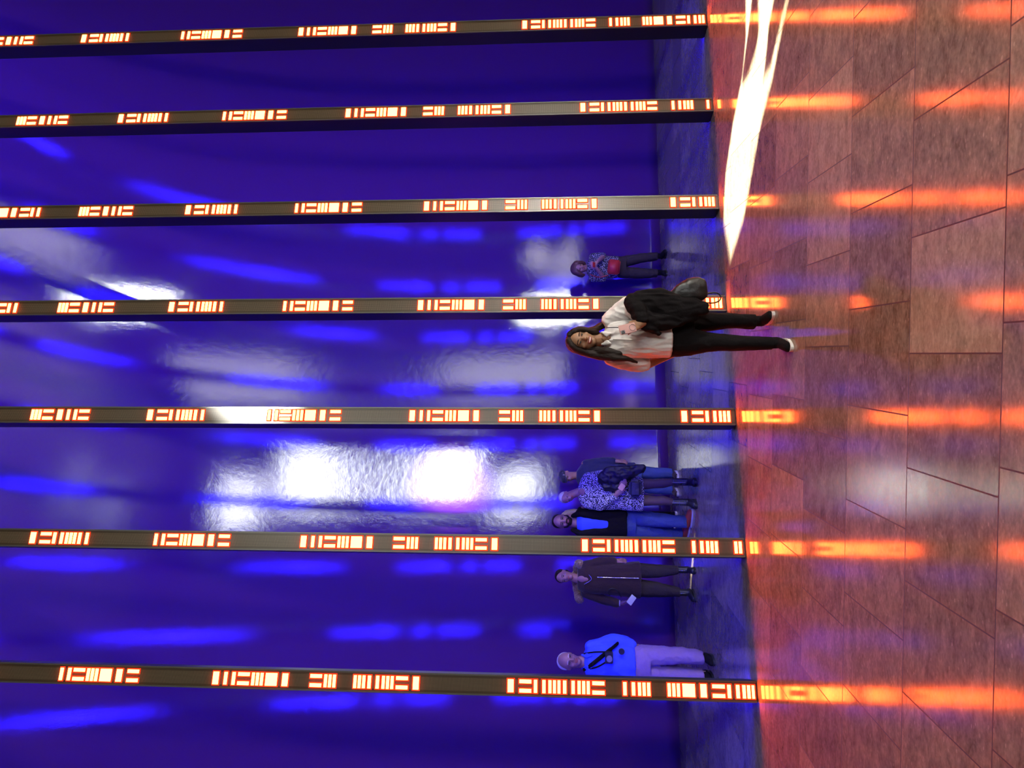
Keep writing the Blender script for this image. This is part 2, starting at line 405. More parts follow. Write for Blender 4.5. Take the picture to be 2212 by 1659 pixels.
#PEOPLE
# ------------------------------------------------------------------ people: tools
class Blob:
    """collects overlapping rounded solids, then melts them into one continuous skin"""
    def __init__(self): self.bm = bmesh.new()
    def ball(self, c, r, rot=None, seg=20):
        c = Vector(c); r = (r, r, r) if isinstance(r, (int, float)) else r
        M_ = Matrix.Translation(c) @ (rot.to_4x4() if rot else Matrix()) @ Matrix.Diagonal((*r, 1))
        bmesh.ops.create_uvsphere(self.bm, u_segments=seg, v_segments=seg // 2 + 2, radius=1, matrix=M_)
    def limb(self, pts, seg=14):
        """pts: (Vector, radius) or (Vector, radius_x, radius_depth) joined by tapered bones"""
        for a, b in zip(pts, pts[1:]):
            p, q = Vector(a[0]), Vector(b[0]); d = q - p; L = d.length
            if L < 1e-5: continue
            ra = (a[1], a[2] if len(a) > 2 else a[1]); rb = (b[1], b[2] if len(b) > 2 else b[1])
            z = d / L; x = Vector((1, 0, 0)) - z * z.x
            if x.length < 0.2: x = Vector((0, 0, 1)) - z * z.z
            x.normalize(); y = z.cross(x)
            rings = []
            n = 4
            prof = [(-math.cos(k * PI / 2 / n) * max(ra) * 0.9, math.sin(k * PI / 2 / n), ra) for k in range(1, n)] + [(0, 1, ra)]
            prof += [(L, 1, rb)] + [(L + math.sin(k * PI / 2 / n) * max(rb) * 0.9, math.cos(k * PI / 2 / n), rb) for k in range(1, n)]
            for (h, s_, r) in prof:
                c = p + z * h
                rings.append([self.bm.verts.new(c + x * (r[0] * s_ * math.cos(2 * PI * i / seg)) + y * (r[1] * s_ * math.sin(2 * PI * i / seg))) for i in range(seg)])
            for r0, r1 in zip(rings, rings[1:]):
                for i in range(seg): self.bm.faces.new((r0[i], r0[(i + 1) % seg], r1[(i + 1) % seg], r1[i]))
            self.bm.faces.new(list(reversed(rings[0]))); self.bm.faces.new(rings[-1])
    def loft(self, rings, seg=28, power=2.3):
        """rings: (centre, half width along the camera's right, half depth); super-elliptic sections"""
        rs = []
        for c, rx, ry in rings:
            c = Vector(c); k = []
            for i in range(seg):
                a = 2 * PI * i / seg; ca, sa = math.cos(a), math.sin(a)
                k.append(self.bm.verts.new(c + Vector((math.copysign(abs(ca) ** (2 / power), ca) * rx, math.copysign(abs(sa) ** (2 / power), sa) * ry, 0))))
            rs.append(k)
        for r0, r1 in zip(rs, rs[1:]):
            for i in range(seg): self.bm.faces.new((r0[i], r0[(i + 1) % seg], r1[(i + 1) % seg], r1[i]))
        self.bm.faces.new(list(reversed(rs[0]))); self.bm.faces.new(rs[-1])
    def box(self, c, h, rot=None, bev=0.004):
        b = bmesh.new(); add_box(b, -h[0], h[0], -h[1], h[1], -h[2], h[2])
        bmesh.ops.bevel(b, geom=b.edges[:], offset=min(bev, min(h) * 0.9), segments=2, affect='EDGES')
        bmesh.ops.transform(b, matrix=Matrix.Translation(Vector(c)) @ (rot.to_4x4() if rot else Matrix()), verts=b.verts)
        t = bpy.data.meshes.new('t'); b.to_mesh(t); b.free(); self.bm.from_mesh(t); bpy.data.meshes.remove(t)
    def build(self, name, m, parent, voxel=0.009, smooth=3, wrinkle=0.0, wscale=(9, 9, 3), seed=0, melt=True):
        org = parent_origin(parent)
        bmesh.ops.recalc_face_normals(self.bm, faces=self.bm.faces[:])
        me = bpy.data.meshes.new(name); self.bm.to_mesh(me); self.bm.free()
        if melt:
            t = bpy.data.objects.new('tmp', me); COL.objects.link(t)
            r = t.modifiers.new('r', 'REMESH'); r.mode = 'VOXEL'; r.voxel_size = voxel; r.adaptivity = 0
            if smooth:
                q = t.modifiers.new('s', 'SMOOTH'); q.factor = 0.5; q.iterations = smooth
            dg = bpy.context.evaluated_depsgraph_get()
            me2 = bpy.data.meshes.new_from_object(t.evaluated_get(dg)); me2.name = name
            bpy.data.objects.remove(t); bpy.data.meshes.remove(me); me = me2
        if wrinkle:
            ns = [v.normal.copy() for v in me.vertices]
            for v, n_ in zip(me.vertices, ns):
                p = Vector((v.co.x * wscale[0], v.co.y * wscale[1], v.co.z * wscale[2])) + Vector((seed * 7.3, seed, 0))
                w = noise.noise(p) + 0.5 * noise.noise(p * 2.3 + Vector((3, 1, 2)))
                w = 1 - 2.2 * abs(w)
                v.co += n_ * (w * wrinkle)
        for v in me.vertices: v.co -= org
        for p in me.polygons: p.use_smooth = True
        me.materials.clear()
        return link(name, me, m, parent)
def parent_origin(p):
    o = Vector((0, 0, 0))
    while p is not None: o += p.location; p = p.parent
    return o
def band(V, ya, yb, D, ry, ex=0.0):
    """loft ring whose silhouette in the photograph runs from ya to yb at the picture height V"""
    c = W(V, (ya + yb) / 2, D); return (c, abs(ya - yb) / 2 * D / FPX + ex, ry)
def tube(name, pts, r, m, parent, seg=8, closed=False):
    org = parent_origin(parent); cu = bpy.data.curves.new(name, 'CURVE'); cu.dimensions = '3D'; cu.bevel_depth = r; cu.bevel_resolution = 2
    sp = cu.splines.new('NURBS'); sp.points.add(len(pts) - 1)
    for q, p in zip(sp.points, pts): q.co = (*(Vector(p) - org), 1)
    sp.use_endpoint_u = True; sp.order_u = 3; sp.use_cyclic_u = closed; cu.use_fill_caps = True
    o = bpy.data.objects.new(name, cu); COL.objects.link(o)
    dg = bpy.context.evaluated_depsgraph_get(); me = bpy.data.meshes.new_from_object(o.evaluated_get(dg)); bpy.data.objects.remove(o)
    for p in me.polygons: p.use_smooth = True
    return link(name, me, m, parent)

SKIN = mat('skin_light', (0.29, 0.145, 0.145), 0.5, var=0.08, scale=60)
SKIN_T = mat('skin_tan', (0.30, 0.155, 0.085), 0.45, var=0.08, scale=60)
SKIN_D = mat('tights', (0.10, 0.055, 0.05), 0.6, var=0.2, scale=60)
HAIR_D = mat('dark_brown_hair', (0.012, 0.006, 0.004), 0.5, spec=0.2, var=0.4, scale=90, stretch=(3, 3, 0.3), bump=0.4)
HAIR_B = mat('brown_hair', (0.09, 0.035, 0.03), 0.5, var=0.4, scale=90, stretch=(3, 3, 0.3), bump=0.4)
HAIR_W = mat('white_hair', (0.62, 0.60, 0.58), 0.5, var=0.2, scale=90, stretch=(3, 3, 0.4), bump=0.4)
HAIR_L = mat('blond_hair', (0.42, 0.32, 0.18), 0.5, var=0.3, scale=90, stretch=(3, 3, 0.4), bump=0.4)
EYE_W = mat('eye_white', (0.30, 0.27, 0.25), 0.3)
EYE_D = mat('eye_dark', (0.01, 0.008, 0.007), 0.2)
LIP = mat('lips', (0.32, 0.09, 0.08), 0.4)
TEETH = mat('teeth', (0.75, 0.72, 0.66), 0.3)
NAVY = mat('navy_cloth', (0.025, 0.025, 0.08), 0.85, var=0.2, sheen=0.2, bump=0.2, scale=60, spec=0.12)
BLACKC = mat('black_cloth', (0.006, 0.005, 0.006), 0.85, var=0.3, bump=0.2, scale=70, spec=0.12)
LEATHER = mat('black_leather', (0.012, 0.012, 0.012), 0.38, var=0.3, bump=0.3, scale=40)
DENIM = mat('blue_denim', (0.05, 0.075, 0.24), 0.85, var=0.3, bump=0.3, scale=120, spec=0.12)
WHITEC = mat('white_cotton', (0.72, 0.69, 0.66), 0.8, var=0.05, bump=0.15, scale=50, spec=0.12)
BLUEC = mat('blue_cotton', (0.06, 0.10, 0.75), 0.8, var=0.06, bump=0.15, scale=50, spec=0.12)
KHAKI = mat('pale_chino', (0.26, 0.17, 0.34), 0.85, var=0.08, bump=0.2, scale=70, spec=0.12)
BROWNC = mat('dark_brown_coat', (0.035, 0.018, 0.02), 0.85, var=0.25, sheen=0.2, bump=0.2, scale=50, spec=0.12)
FUR = mat('brown_fur', (0.22, 0.13, 0.08), 0.9, var=0.6, bump=1.0, scale=110, sheen=0.5, spec=0.12)
DKTROU = mat('dark_ribbed_trousers', (0.035, 0.026, 0.028), 0.85, var=0.3, bump=0.5, scale=120, spec=0.12)
REDL = mat('red_leather', (0.42, 0.025, 0.025), 0.45, var=0.12)
SHOER = mat('red_suede_shoe', (0.36, 0.05, 0.03), 0.7, var=0.15)
RUBW = mat('white_rubber', (0.62, 0.60, 0.56), 0.6)
RUBB = mat('black_rubber', (0.012, 0.012, 0.014), 0.5)
STUD = mat('silver_stud', (0.6, 0.6, 0.62), 0.25, 0.9)
PINK = mat('pink_phone_case', (0.62, 0.36, 0.33), 0.4, var=0.06)
GREY = mat('grey_plastic', (0.20, 0.20, 0.22), 0.4)
def two_tone(name, ca, cb, scale, thr, rough=0.85, stretch=(1, 1, 1), kind='F1'):
    m, n, l, b = nt(name); b.inputs['Roughness'].default_value = rough
    tc = n.new('ShaderNodeTexCoord'); mp = n.new('ShaderNodeMapping'); mp.inputs['Scale'].default_value = stretch; l.new(tc.outputs['Object'], mp.inputs[0])
    v = n.new('ShaderNodeTexVoronoi'); v.inputs['Scale'].default_value = scale; l.new(mp.outputs[0], v.inputs['Vector'])
    lt = n.new('ShaderNodeMath'); lt.operation = 'LESS_THAN'; lt.inputs[1].default_value = thr; l.new(v.outputs[0], lt.inputs[0])
    mx = n.new('ShaderNodeMix'); mx.data_type = 'RGBA'; mx.inputs[6].default_value = (*ca, 1); mx.inputs[7].default_value = (*cb, 1)
    l.new(lt.outputs[0], mx.inputs[0]); l.new(mx.outputs[2], b.inputs['Base Color'])
    bp = n.new('ShaderNodeBump'); bp.inputs['Strength'].default_value = 0.5; bp.inputs['Distance'].default_value = 0.003; bp.invert = True
    l.new(v.outputs[0], bp.inputs['Height']); l.new(bp.outputs[0], b.inputs['Normal'])
    return m
TWEED = two_tone('black_and_white_tweed', (0.02, 0.02, 0.04), (0.75, 0.72, 0.78), 85, 0.47, stretch=(0.8, 0.8, 1.3))
SPECK = two_tone('navy_blouse_with_white_specks', (0.02, 0.02, 0.05), (0.6, 0.55, 0.7), 75, 0.34)
PLAID = mat('dark_quilted_bag', (0.025, 0.025, 0.045), 0.35, var=0.5, scale=40, bump=0.5)

def head(B, c, h, yaw=0.0, roll=0.0, pitch=0.0, lean=None):
    """head of height h centred at c, facing the camera (-y) turned by yaw; returns its frame"""
    R_ = Matrix.Rotation(roll, 3, 'Y') @ Matrix.Rotation(yaw, 3, 'Z') @ Matrix.Rotation(pitch, 3, 'X')
    def at(x, y, z): return Vector(c) + R_ @ Vector((x * h, y * h, z * h))
    B.ball(at(0, 0.04, 0.12), (0.335 * h, 0.41 * h, 0.38 * h), R_)
    B.ball(at(0, -0.05, -0.12), (0.285 * h, 0.30 * h, 0.34 * h), R_)
    B.ball(at(0, -0.20, -0.37), (0.14 * h, 0.12 * h, 0.11 * h), R_)
    for s in (-1, 1):
        B.ball(at(0.17 * s, -0.215, -0.10), (0.11 * h, 0.10 * h, 0.10 * h), R_)
        B.ball(at(0.335 * s, 0.05, 0.0), (0.035 * h, 0.07 * h, 0.115 * h), R_)
        B.ball(at(0.13 * s, -0.29, 0.10), (0.12 * h, 0.06 * h, 0.035 * h), R_)
    B.limb([(at(0, -0.335, 0.05), 0.035 * h), (at(0, -0.42, -0.10), 0.052 * h)])
    B.ball(at(0, -0.375, -0.115), (0.085 * h, 0.05 * h, 0.035 * h), R_)
    return at, R_
def face_parts(at, R_, h, par, smile=False, beard=None, brow=None, glasses=False):
    for s in (-1, 1):
        b = Blob(); b.ball(at(0.135 * s, -0.325, 0.035), ((0.055 if smile else 0.052) * h, 0.03 * h, (0.022 if smile else 0.026) * h), R_, 12); e = b.build('eye', EYE_W, par, melt=False)
        b = Blob(); b.ball(at(0.135 * s, -0.347, 0.035), (0.030 * h, 0.013 * h, (0.021 if smile else 0.025) * h), R_, 12); b.build('iris', EYE_D, e, melt=False)
        tube('eyelid', [at(0.075 * s, -0.345, 0.035), at(0.135 * s, -0.368, 0.066), at(0.20 * s, -0.325, 0.040)], 0.009 * h, EYE_D, par)
        tube('eyebrow', [at(0.06 * s, -0.365, 0.115), at(0.13 * s, -0.36, 0.14), at(0.22 * s, -0.31, 0.11)], 0.013 * h, brow or HAIR_D, par)
    w = 0.125 if smile else 0.10; dz = 0.022 if smile else 0.0
    b = Blob(); b.limb([(at(-w, -0.325, -0.235 + dz), 0.014 * h), (at(-w * .5, -0.365, -0.225), 0.02 * h), (at(0, -0.38, -0.222), 0.018 * h), (at(w * .5, -0.365, -0.225), 0.02 * h), (at(w, -0.325, -0.235 + dz), 0.014 * h)])
    b.limb([(at(-w, -0.325, -0.235 + dz), 0.014 * h), (at(-w * .5, -0.355, -0.265 - dz), 0.024 * h), (at(0, -0.37, -0.275 - dz), 0.024 * h), (at(w * .5, -0.355, -0.265 - dz), 0.024 * h), (at(w, -0.325, -0.235 + dz), 0.014 * h)])
    mo = b.build('mouth', LIP, par, melt=False)
    if smile:
        b = Blob(); b.ball(at(0, -0.355, -0.248), (w * 0.8 * h, 0.028 * h, 0.028 * h), R_, 14); b.build('teeth', TEETH, mo, melt=False)
    if glasses:
        for s in (-1, 1):
            tube('glasses_rim', [at(0.135 * s + 0.085 * math.cos(a), -0.385, 0.03 + 0.06 * math.sin(a)) for a in [k * PI / 5 for k in range(11)]], 0.006 * h, RUBB, par)
def hand(B, wr, d, n, size=0.18, curl=0.5, side=1, spread=0.16):
    """palm, four unequal bent fingers and a side thumb; wr wrist, d pointing direction, n the way the fingers curl (palm side)"""
    d = Vector(d).normalized(); n = Vector(n); n = (n - d * n.dot(d)).normalized(); s = d.cross(n) * side
    wr = Vector(wr); pl = size * 0.52
    B.limb([(wr - d * 0.02, size * 0.14), (wr + d * pl * 0.25, size * 0.17)])
    for k in (-1.2, -0.4, 0.4, 1.2):
        B.limb([(wr + d * pl * 0.15 + s * k * size * 0.08, size * 0.085), (wr + d * pl * 0.95 + s * k * size * 0.145, size * 0.075)], 8)
    for k, ln in ((-1.5, 0.36), (-0.5, 0.45), (0.5, 0.47), (1.5, 0.42)):
        p = wr + d * pl + s * k * size * 0.118; f = (d + s * k * spread * 0.5).normalized(); r = size * 0.050
        pts = [(p, r * 1.1)]; a = curl * 0.6; L = ln * size
        for q, fr in enumerate((0.46, 0.30, 0.24)):
            dirn = f * math.cos(a) + n * math.sin(a); p = p + dirn * L * fr; pts.append((p, r * (1.0 - 0.1 * q))); a += curl * 0.9
        B.limb(pts, 8)
    p = wr + d * pl * 0.25 + s * size * 0.16
    f = (d * 0.62 + s * 0.62 + n * 0.5 * (0.5 + curl)).normalized(); q = p + f * size * 0.2; f2 = (d * 0.9 + s * 0.15 + n * 0.55 * curl).normalized()
    B.limb([(p, size * 0.075), (q, size * 0.06), (q + f2 * size * 0.17, size * 0.05)], 8)
def foot_dir(a): return Vector((math.sin(a), -math.cos(a), 0))
def shoe(par, ankle, ang, L, m, sole, name='shoe', hgt=0.075, wid=0.045, ankle_r=0.045, shaft=None, z0=0.0, tilt=0.0, solem=0.022):
    """a shoe on the floor below the ankle pointing along ang (0 = to the camera)"""
    f = foot_dir(ang); a = Vector(ankle); g = Vector((a.x, a.y, z0))
    heel = g - f * L * 0.26; toe = g + f * L * 0.72
    b = Blob()
    b.limb([(Vector((a.x, a.y, z0 + (shaft or hgt + 0.05))), ankle_r), (Vector((a.x, a.y, z0 + hgt * 0.9)), ankle_r * 1.02)])
    b.limb([(heel + f * wid * 0.8 + Vector((0, 0, hgt * 0.55 + solem * 0.6)), wid * 0.85), (g + f * L * 0.2 + Vector((0, 0, hgt * 0.6)), wid * 0.95), (toe - f * wid * 1.1 + Vector((0, 0, hgt * 0.42 + tilt * L)), wid * 0.92, wid * 0.7)])
    o = b.build(name, m, par, voxel=0.007, smooth=2)
    bm = bmesh.new(); s = Vector((-f.y, f.x, 0)); ring = []
    N = 26
    for i in range(N):
        t = 2 * PI * i / N; u = math.cos(t); v = math.sin(t)
        w_ = wid * (1.12 if u > 0 else 0.95) * (1.0 - 0.12 * abs(u)); c = (heel + toe) / 2
        p = c + f * (u * L * 0.5) + s * (math.copysign(abs(v) ** 0.8, v) * w_); ring.append(p)
    lo = [bm.verts.new((p.x, p.y, z0 + 0.001 + (tilt * L if (p - g).dot(f) > L * 0.3 else 0))) for p in ring]; hi = [bm.verts.new(v.co + Vector((0, 0, solem))) for v in lo]
    bm.faces.new(list(reversed(lo))); bm.faces.new(hi)
    for i in range(N): bm.faces.new((lo[i], lo[(i + 1) % N], hi[(i + 1) % N], hi[i]))
    org = parent_origin(par)
    for v in bm.verts: v.co -= org
    link('sole', bm_mesh(bm, 'sole', smooth=False), sole, o)
    return o
def person(loc, label, group=None):
    p = empty('person', (loc.x, loc.y, 0)); tag(p, label, 'person', group); return p
def leg_rings(rows, D, dep, dD=0.0, ex=0.0):
    """rows: (V, ya, yb) ; dep: (hip, hem) half depths; dD: how much nearer (-) the hem is than the hip"""
    n = len(rows) - 1; return [band(V, ya, yb, D + dD * k / n, dep[0] + (dep[1] - dep[0]) * k / n, ex) for k, (V, ya, yb) in enumerate(rows)]

# ------------------------------------------------------------------ woman in the white shirt, walking toward the camera
def woman_white_shirt():
    D = 5.70; hipD = 5.72
    root = person(Vector((W(1690, 715, 5.72).x, 5.72, 0)), 'smiling person with long dark hair in white shirt and black trousers, jacket over arm')
    hd = W(1257.5, 737, D - 0.02); hh = 0.235
    B = Blob()
    at, R_ = head(B, hd, hh, yaw=0.18, roll=0.17, pitch=-0.05)
    B.limb([(at(0, 0.04, -0.22), 0.052), (W(1305, 731, D + 0.02), 0.056), (W(1318, 731, D + 0.02), 0.09, 0.07)])
    B.loft([band(1312, 712, 754, D + 0.02, 0.07), band(1330, 694, 770, D + 0.02, 0.10), band(1370, 702, 765, D + 0.02, 0.10), band(1405, 708, 763, D + 0.02, 0.09), band(1450, 705, 768, D + 0.02, 0.105), band(1490, 704, 766, D + 0.02, 0.10)])
    # legs inside the trousers, down to the ankles
    ra, la = G(1668, 690), G(1712, 741)
    B.limb([(W(1480, 692, hipD + 0.03), 0.055), (W(1555, 694, hipD + 0.10), 0.042), (Vector((ra.x - 0.01, ra.y + 0.05, 0.42)), 0.034)])
    B.limb([(W(1480, 738, hipD), 0.06), (W(1570, 742, hipD - 0.05), 0.045), (Vector((la.x, la.y + 0.18, 0.42)), 0.034)])
    # viewer's right arm: down to the elbow, then across with the phone
    sh, el, wr = W(1320, 694, D), W(1372, 664, D - 0.05), W(1386, 700, D - 0.27)
    B.limb([(sh, 0.05), (el, 0.04), (wr, 0.027)])
    hand(B, wr, W(1366, 706, D - 0.31) - wr, Vector((-0.3, 0.9, 0.1)), size=0.17, curl=0.75, side=-1)
    # viewer's left arm: a little out at the elbow, hand behind the hip
    sh, el, wr = W(1322, 771, D + 0.02), W(1396, 788, D + 0.10), W(1452, 766, D + 0.17)
    B.limb([(sh, 0.05), (el, 0.038), (wr, 0.026)])
    hand(B, wr, Vector((0.35, 0.25, -0.9)), Vector((0.6, 0.3, 0)), size=0.16, curl=0.4)
    B.build('body', SKIN_T, root, voxel=0.0055, smooth=3)
    face_parts(at, R_, hh, root, smile=True)
    # hair: centre parting, long over both shoulders
    H = Blob()
    H.ball(at(0, 0.15, 0.17), (0.40 * hh, 0.44 * hh, 0.39 * hh), R_)
    for s in (-1, 1):
        H.limb([(at(0.10 * s, -0.20, 0.44), 0.026, 0.02), (at(0.24 * s, -0.19, 0.31), 0.026, 0.03), (at(0.335 * s, -0.12, 0.15), 0.028, 0.04), (at(0.37 * s, -0.03, -0.05), 0.028, 0.05), (at(0.37 * s, 0.06, -0.35), 0.030, 0.05)])
    H.limb([(at(-0.36, 0.0, -0.1), 0.032, 0.05), (W(1296, 768, D - 0.05), 0.036, 0.05), (W(1325, 772, D - 0.12), 0.032, 0.03), (W(1355, 775, D - 0.13), 0.020, 0.02), (W(1376, 783, D - 0.12), 0.008)])
    H.limb([(at(-0.30, 0.1, -0.3), 0.05, 0.05), (W(1310, 758, D - 0.10), 0.032, 0.03), (W(1340, 764, D - 0.135), 0.018, 0.015)])
    H.limb([(at(0.36, 0.02, -0.1), 0.028, 0.05), (W(1285, 712, D + 0.02), 0.026, 0.04), (W(1300, 703, D + 0.06), 0.026, 0.04), (W(1320, 702, D + 0.10), 0.026, 0.04)])
    H.ball(at(0, 0.25, -0.25), (0.36 * hh, 0.2 * hh, 0.5 * hh), R_)
    H.build('hair', HAIR_D, root, voxel=0.005, smooth=3, wrinkle=0.0022, wscale=(55, 40, 5))
    b = Blob(); b.ball(at(0.36, -0.1, -0.12), 0.007, seg=10); b.build('earring', STUD, root, melt=False)
    # shirt
    S = Blob()
    S.loft([band(1306, 716, 750, D + 0.02, 0.07), band(1312, 700, 762, D + 0.02, 0.095), band(1322, 690, 774, D + 0.015, 0.115), band(1345, 690, 776, D + 0.0, 0.135), band(1380, 694, 772, D + 0.0, 0.14), band(1420, 697, 771, D, 0.145), band(1446, 694, 771, D, 0.15)])
    S.limb([(W(1316, 692, D), 0.060), (W(1340, 676, D - 0.02), 0.078, 0.07), (W(1358, 664, D - 0.04), 0.088, 0.075)])
    S.limb([(W(1358, 664, D - 0.04), 0.078, 0.07), (W(1372, 674, D - 0.12), 0.06)])
    S.limb([(W(1318, 772, D + 0.02), 0.062), (W(1355, 779, D + 0.05), 0.075, 0.07), (W(1388, 786, D + 0.09), 0.066, 0.065)])
    sh_ = S.build('shirt', WHITEC, root, voxel=0.0065, smooth=3, wrinkle=0.0085, wscale=(16, 13, 4.5), seed=2)
    C = Blob()
    for q in (-1, 1):
        C.limb([(W(1301, 731 - q * 13, D - 0.01), 0.010, 0.014), (W(1304, 731 - q * 12, D - 0.07), 0.013, 0.012), (W(1311, 731 - q * 8.5, D - 0.103), 0.021, 0.008), (W(1320, 731 - q * 11, D - 0.124), 0.006, 0.005)])
    C.build('collar', WHITEC, sh_, voxel=0.005, smooth=2)
    N_ = Blob(); N_.ball(W(1310, 731, D - 0.070), (0.021, 0.015, 0.040), Matrix.Rotation(-0.3, 3, 'X')); N_.build('neck_opening', SKIN_T, sh_, melt=False)
    tube('placket', [W(1324, 732, D - 0.126), W(1340, 733, D - 0.143), W(1366, 734, D - 0.151)], 0.0045, WHITEC, sh_)
    # trousers
    T = Blob()
    T.loft([band(1440, 700, 769, hipD, 0.13), band(1462, 699, 770, hipD, 0.135), band(1495, 686, 767, hipD, 0.12)])
    T.loft(leg_rings([(1462, 690, 720), (1497, 676, 716), (1530, 676, 715), (1570, 677, 709), (1600, 679, 709), (1630, 680, 711)], hipD, (0.11, 0.085), 0.19))
    T.loft(leg_rings([(1462, 716, 768), (1500, 713, 765), (1530, 719, 759), (1570, 723, 758), (1620, 727, 756), (1668, 729, 755)], hipD, (0.12, 0.085), -0.12))
    T.build('trousers', BLACKC, root, voxel=0.008, smooth=3, wrinkle=0.004, wscale=(12, 12, 5), seed=5)
    shoe(root, (ra.x - 0.005, ra.y + 0.09, 0), 0.25, 0.25, BLACKC, RUBW, name='sneaker', hgt=0.075, wid=0.043, ankle_r=0.044, shaft=0.17)
    shoe(root, (la.x + 0.01, la.y + 0.14, 0), -0.30, 0.25, BLACKC, RUBW, name='sneaker', hgt=0.075, wid=0.043, ankle_r=0.044, shaft=0.17)
    tube('phone_cord', [W(1310, 708, D - 0.10), W(1325, 707, D - 0.15), W(1342, 708, D - 0.19), W(1352, 709, D - 0.29)], 0.0028, BLACKC, root)
    # phone in the hand
    pc = W(1356, 710, D - 0.335)
    ph = empty('phone', pc); tag(ph, 'phone in a pink case held up in front of the white shirt', 'phone')
    ph.rotation_euler = (0.1, -0.25, 0.15)
    boxes('case', [(-0.037, 0.037, -0.0045, 0.0045, -0.062, 0.066)], PINK, ph, bevel=0.004)
    boxes('camera_bump', [(-0.032, -0.006, -0.0075, -0.004, 0.026, 0.058)], GREY, ph, bevel=0.001)
    for dx, dz in ((-0.025, 0.049), (-0.013, 0.042), (-0.025, 0.035)):
        bm = bmesh.new(); disc(bm, (dx, -0.0105, dz), 0.0055, (0, 1, 0), 14, 0.004); link('lens', bm_mesh(bm, 'lens'), EYE_D, ph)
    tube('ring_grip', [pc + Vector((0.0 + 0.024 * math.cos(a), -0.008, -0.035 + 0.024 * math.sin(a))) for a in [k * PI / 6 for k in range(13)]], 0.002, STUD, ph)
    # jacket over the arm
    J = Blob(); jd = D - 0.16
    J.limb([(W(1368, 652, jd), 0.055, 0.07), (W(1378, 672, jd - 0.06), 0.065, 0.06), (W(1386, 688, jd - 0.1), 0.045, 0.045)])
    J.limb([(W(1385, 655, jd), 0.095, 0.07), (W(1425, 655, jd), 0.115, 0.07), (W(1462, 668, jd), 0.10, 0.06), (W(1497, 666, jd), 0.075, 0.05), (W(1519, 667, jd), 0.05, 0.04)])
    J.limb([(W(1392, 690, jd - 0.06), 0.06, 0.05), (W(1425, 696, jd - 0.03), 0.06, 0.045), (W(1470, 690, jd), 0.055, 0.04), (W(1500, 682, jd), 0.04, 0.03)])
    J.limb([(W(1392, 700, jd - 0.08), 0.04, 0.03), (W(1412, 712, jd - 0.06), 0.030, 0.02), (W(1424, 720, jd - 0.05), 0.010, 0.01)])
    j = J.build('black_jacket', BLACKC, None, voxel=0.008, smooth=2, wrinkle=0.012, wscale=(14, 10, 5), seed=9)
    j.name = 'black_jacket'; tag(j, 'black jacket draped over the bent arm of the woman in the white shirt', 'jacket')
    # grey-black handbag hanging from the same arm
    K = Blob(); kd = D - 0.06
    K.loft([band(1448, 628, 645, kd, 0.03), band(1462, 616, 652, kd, 0.05), band(1485, 603, 655, kd, 0.06), band(1508, 599, 652, kd, 0.06), band(1522, 604, 645, kd, 0.05), band(1528, 618, 638, kd, 0.03)])
    kb = K.build('handbag', LEATHER, None, voxel=0.007, smooth=3, wrinkle=0.005, wscale=(9, 9, 6), seed=3)
    tag(kb, 'soft black leather handbag hanging below the draped black jacket', 'handbag')
    tube('strap', [W(1520, 636, kd), W(1540, 631, kd), W(1554, 634, kd), W(1558, 644, kd), W(1552, 652, kd), W(1535, 656, kd - 0.02), W(1518, 652, kd - 0.02)], 0.006, LEATHER, kb)
    tube('handle', [W(1450, 630, kd), W(1420, 640, kd - 0.05), W(1385, 652, kd - 0.06), W(1378, 660, kd - 0.02)], 0.008, LEATHER, kb)

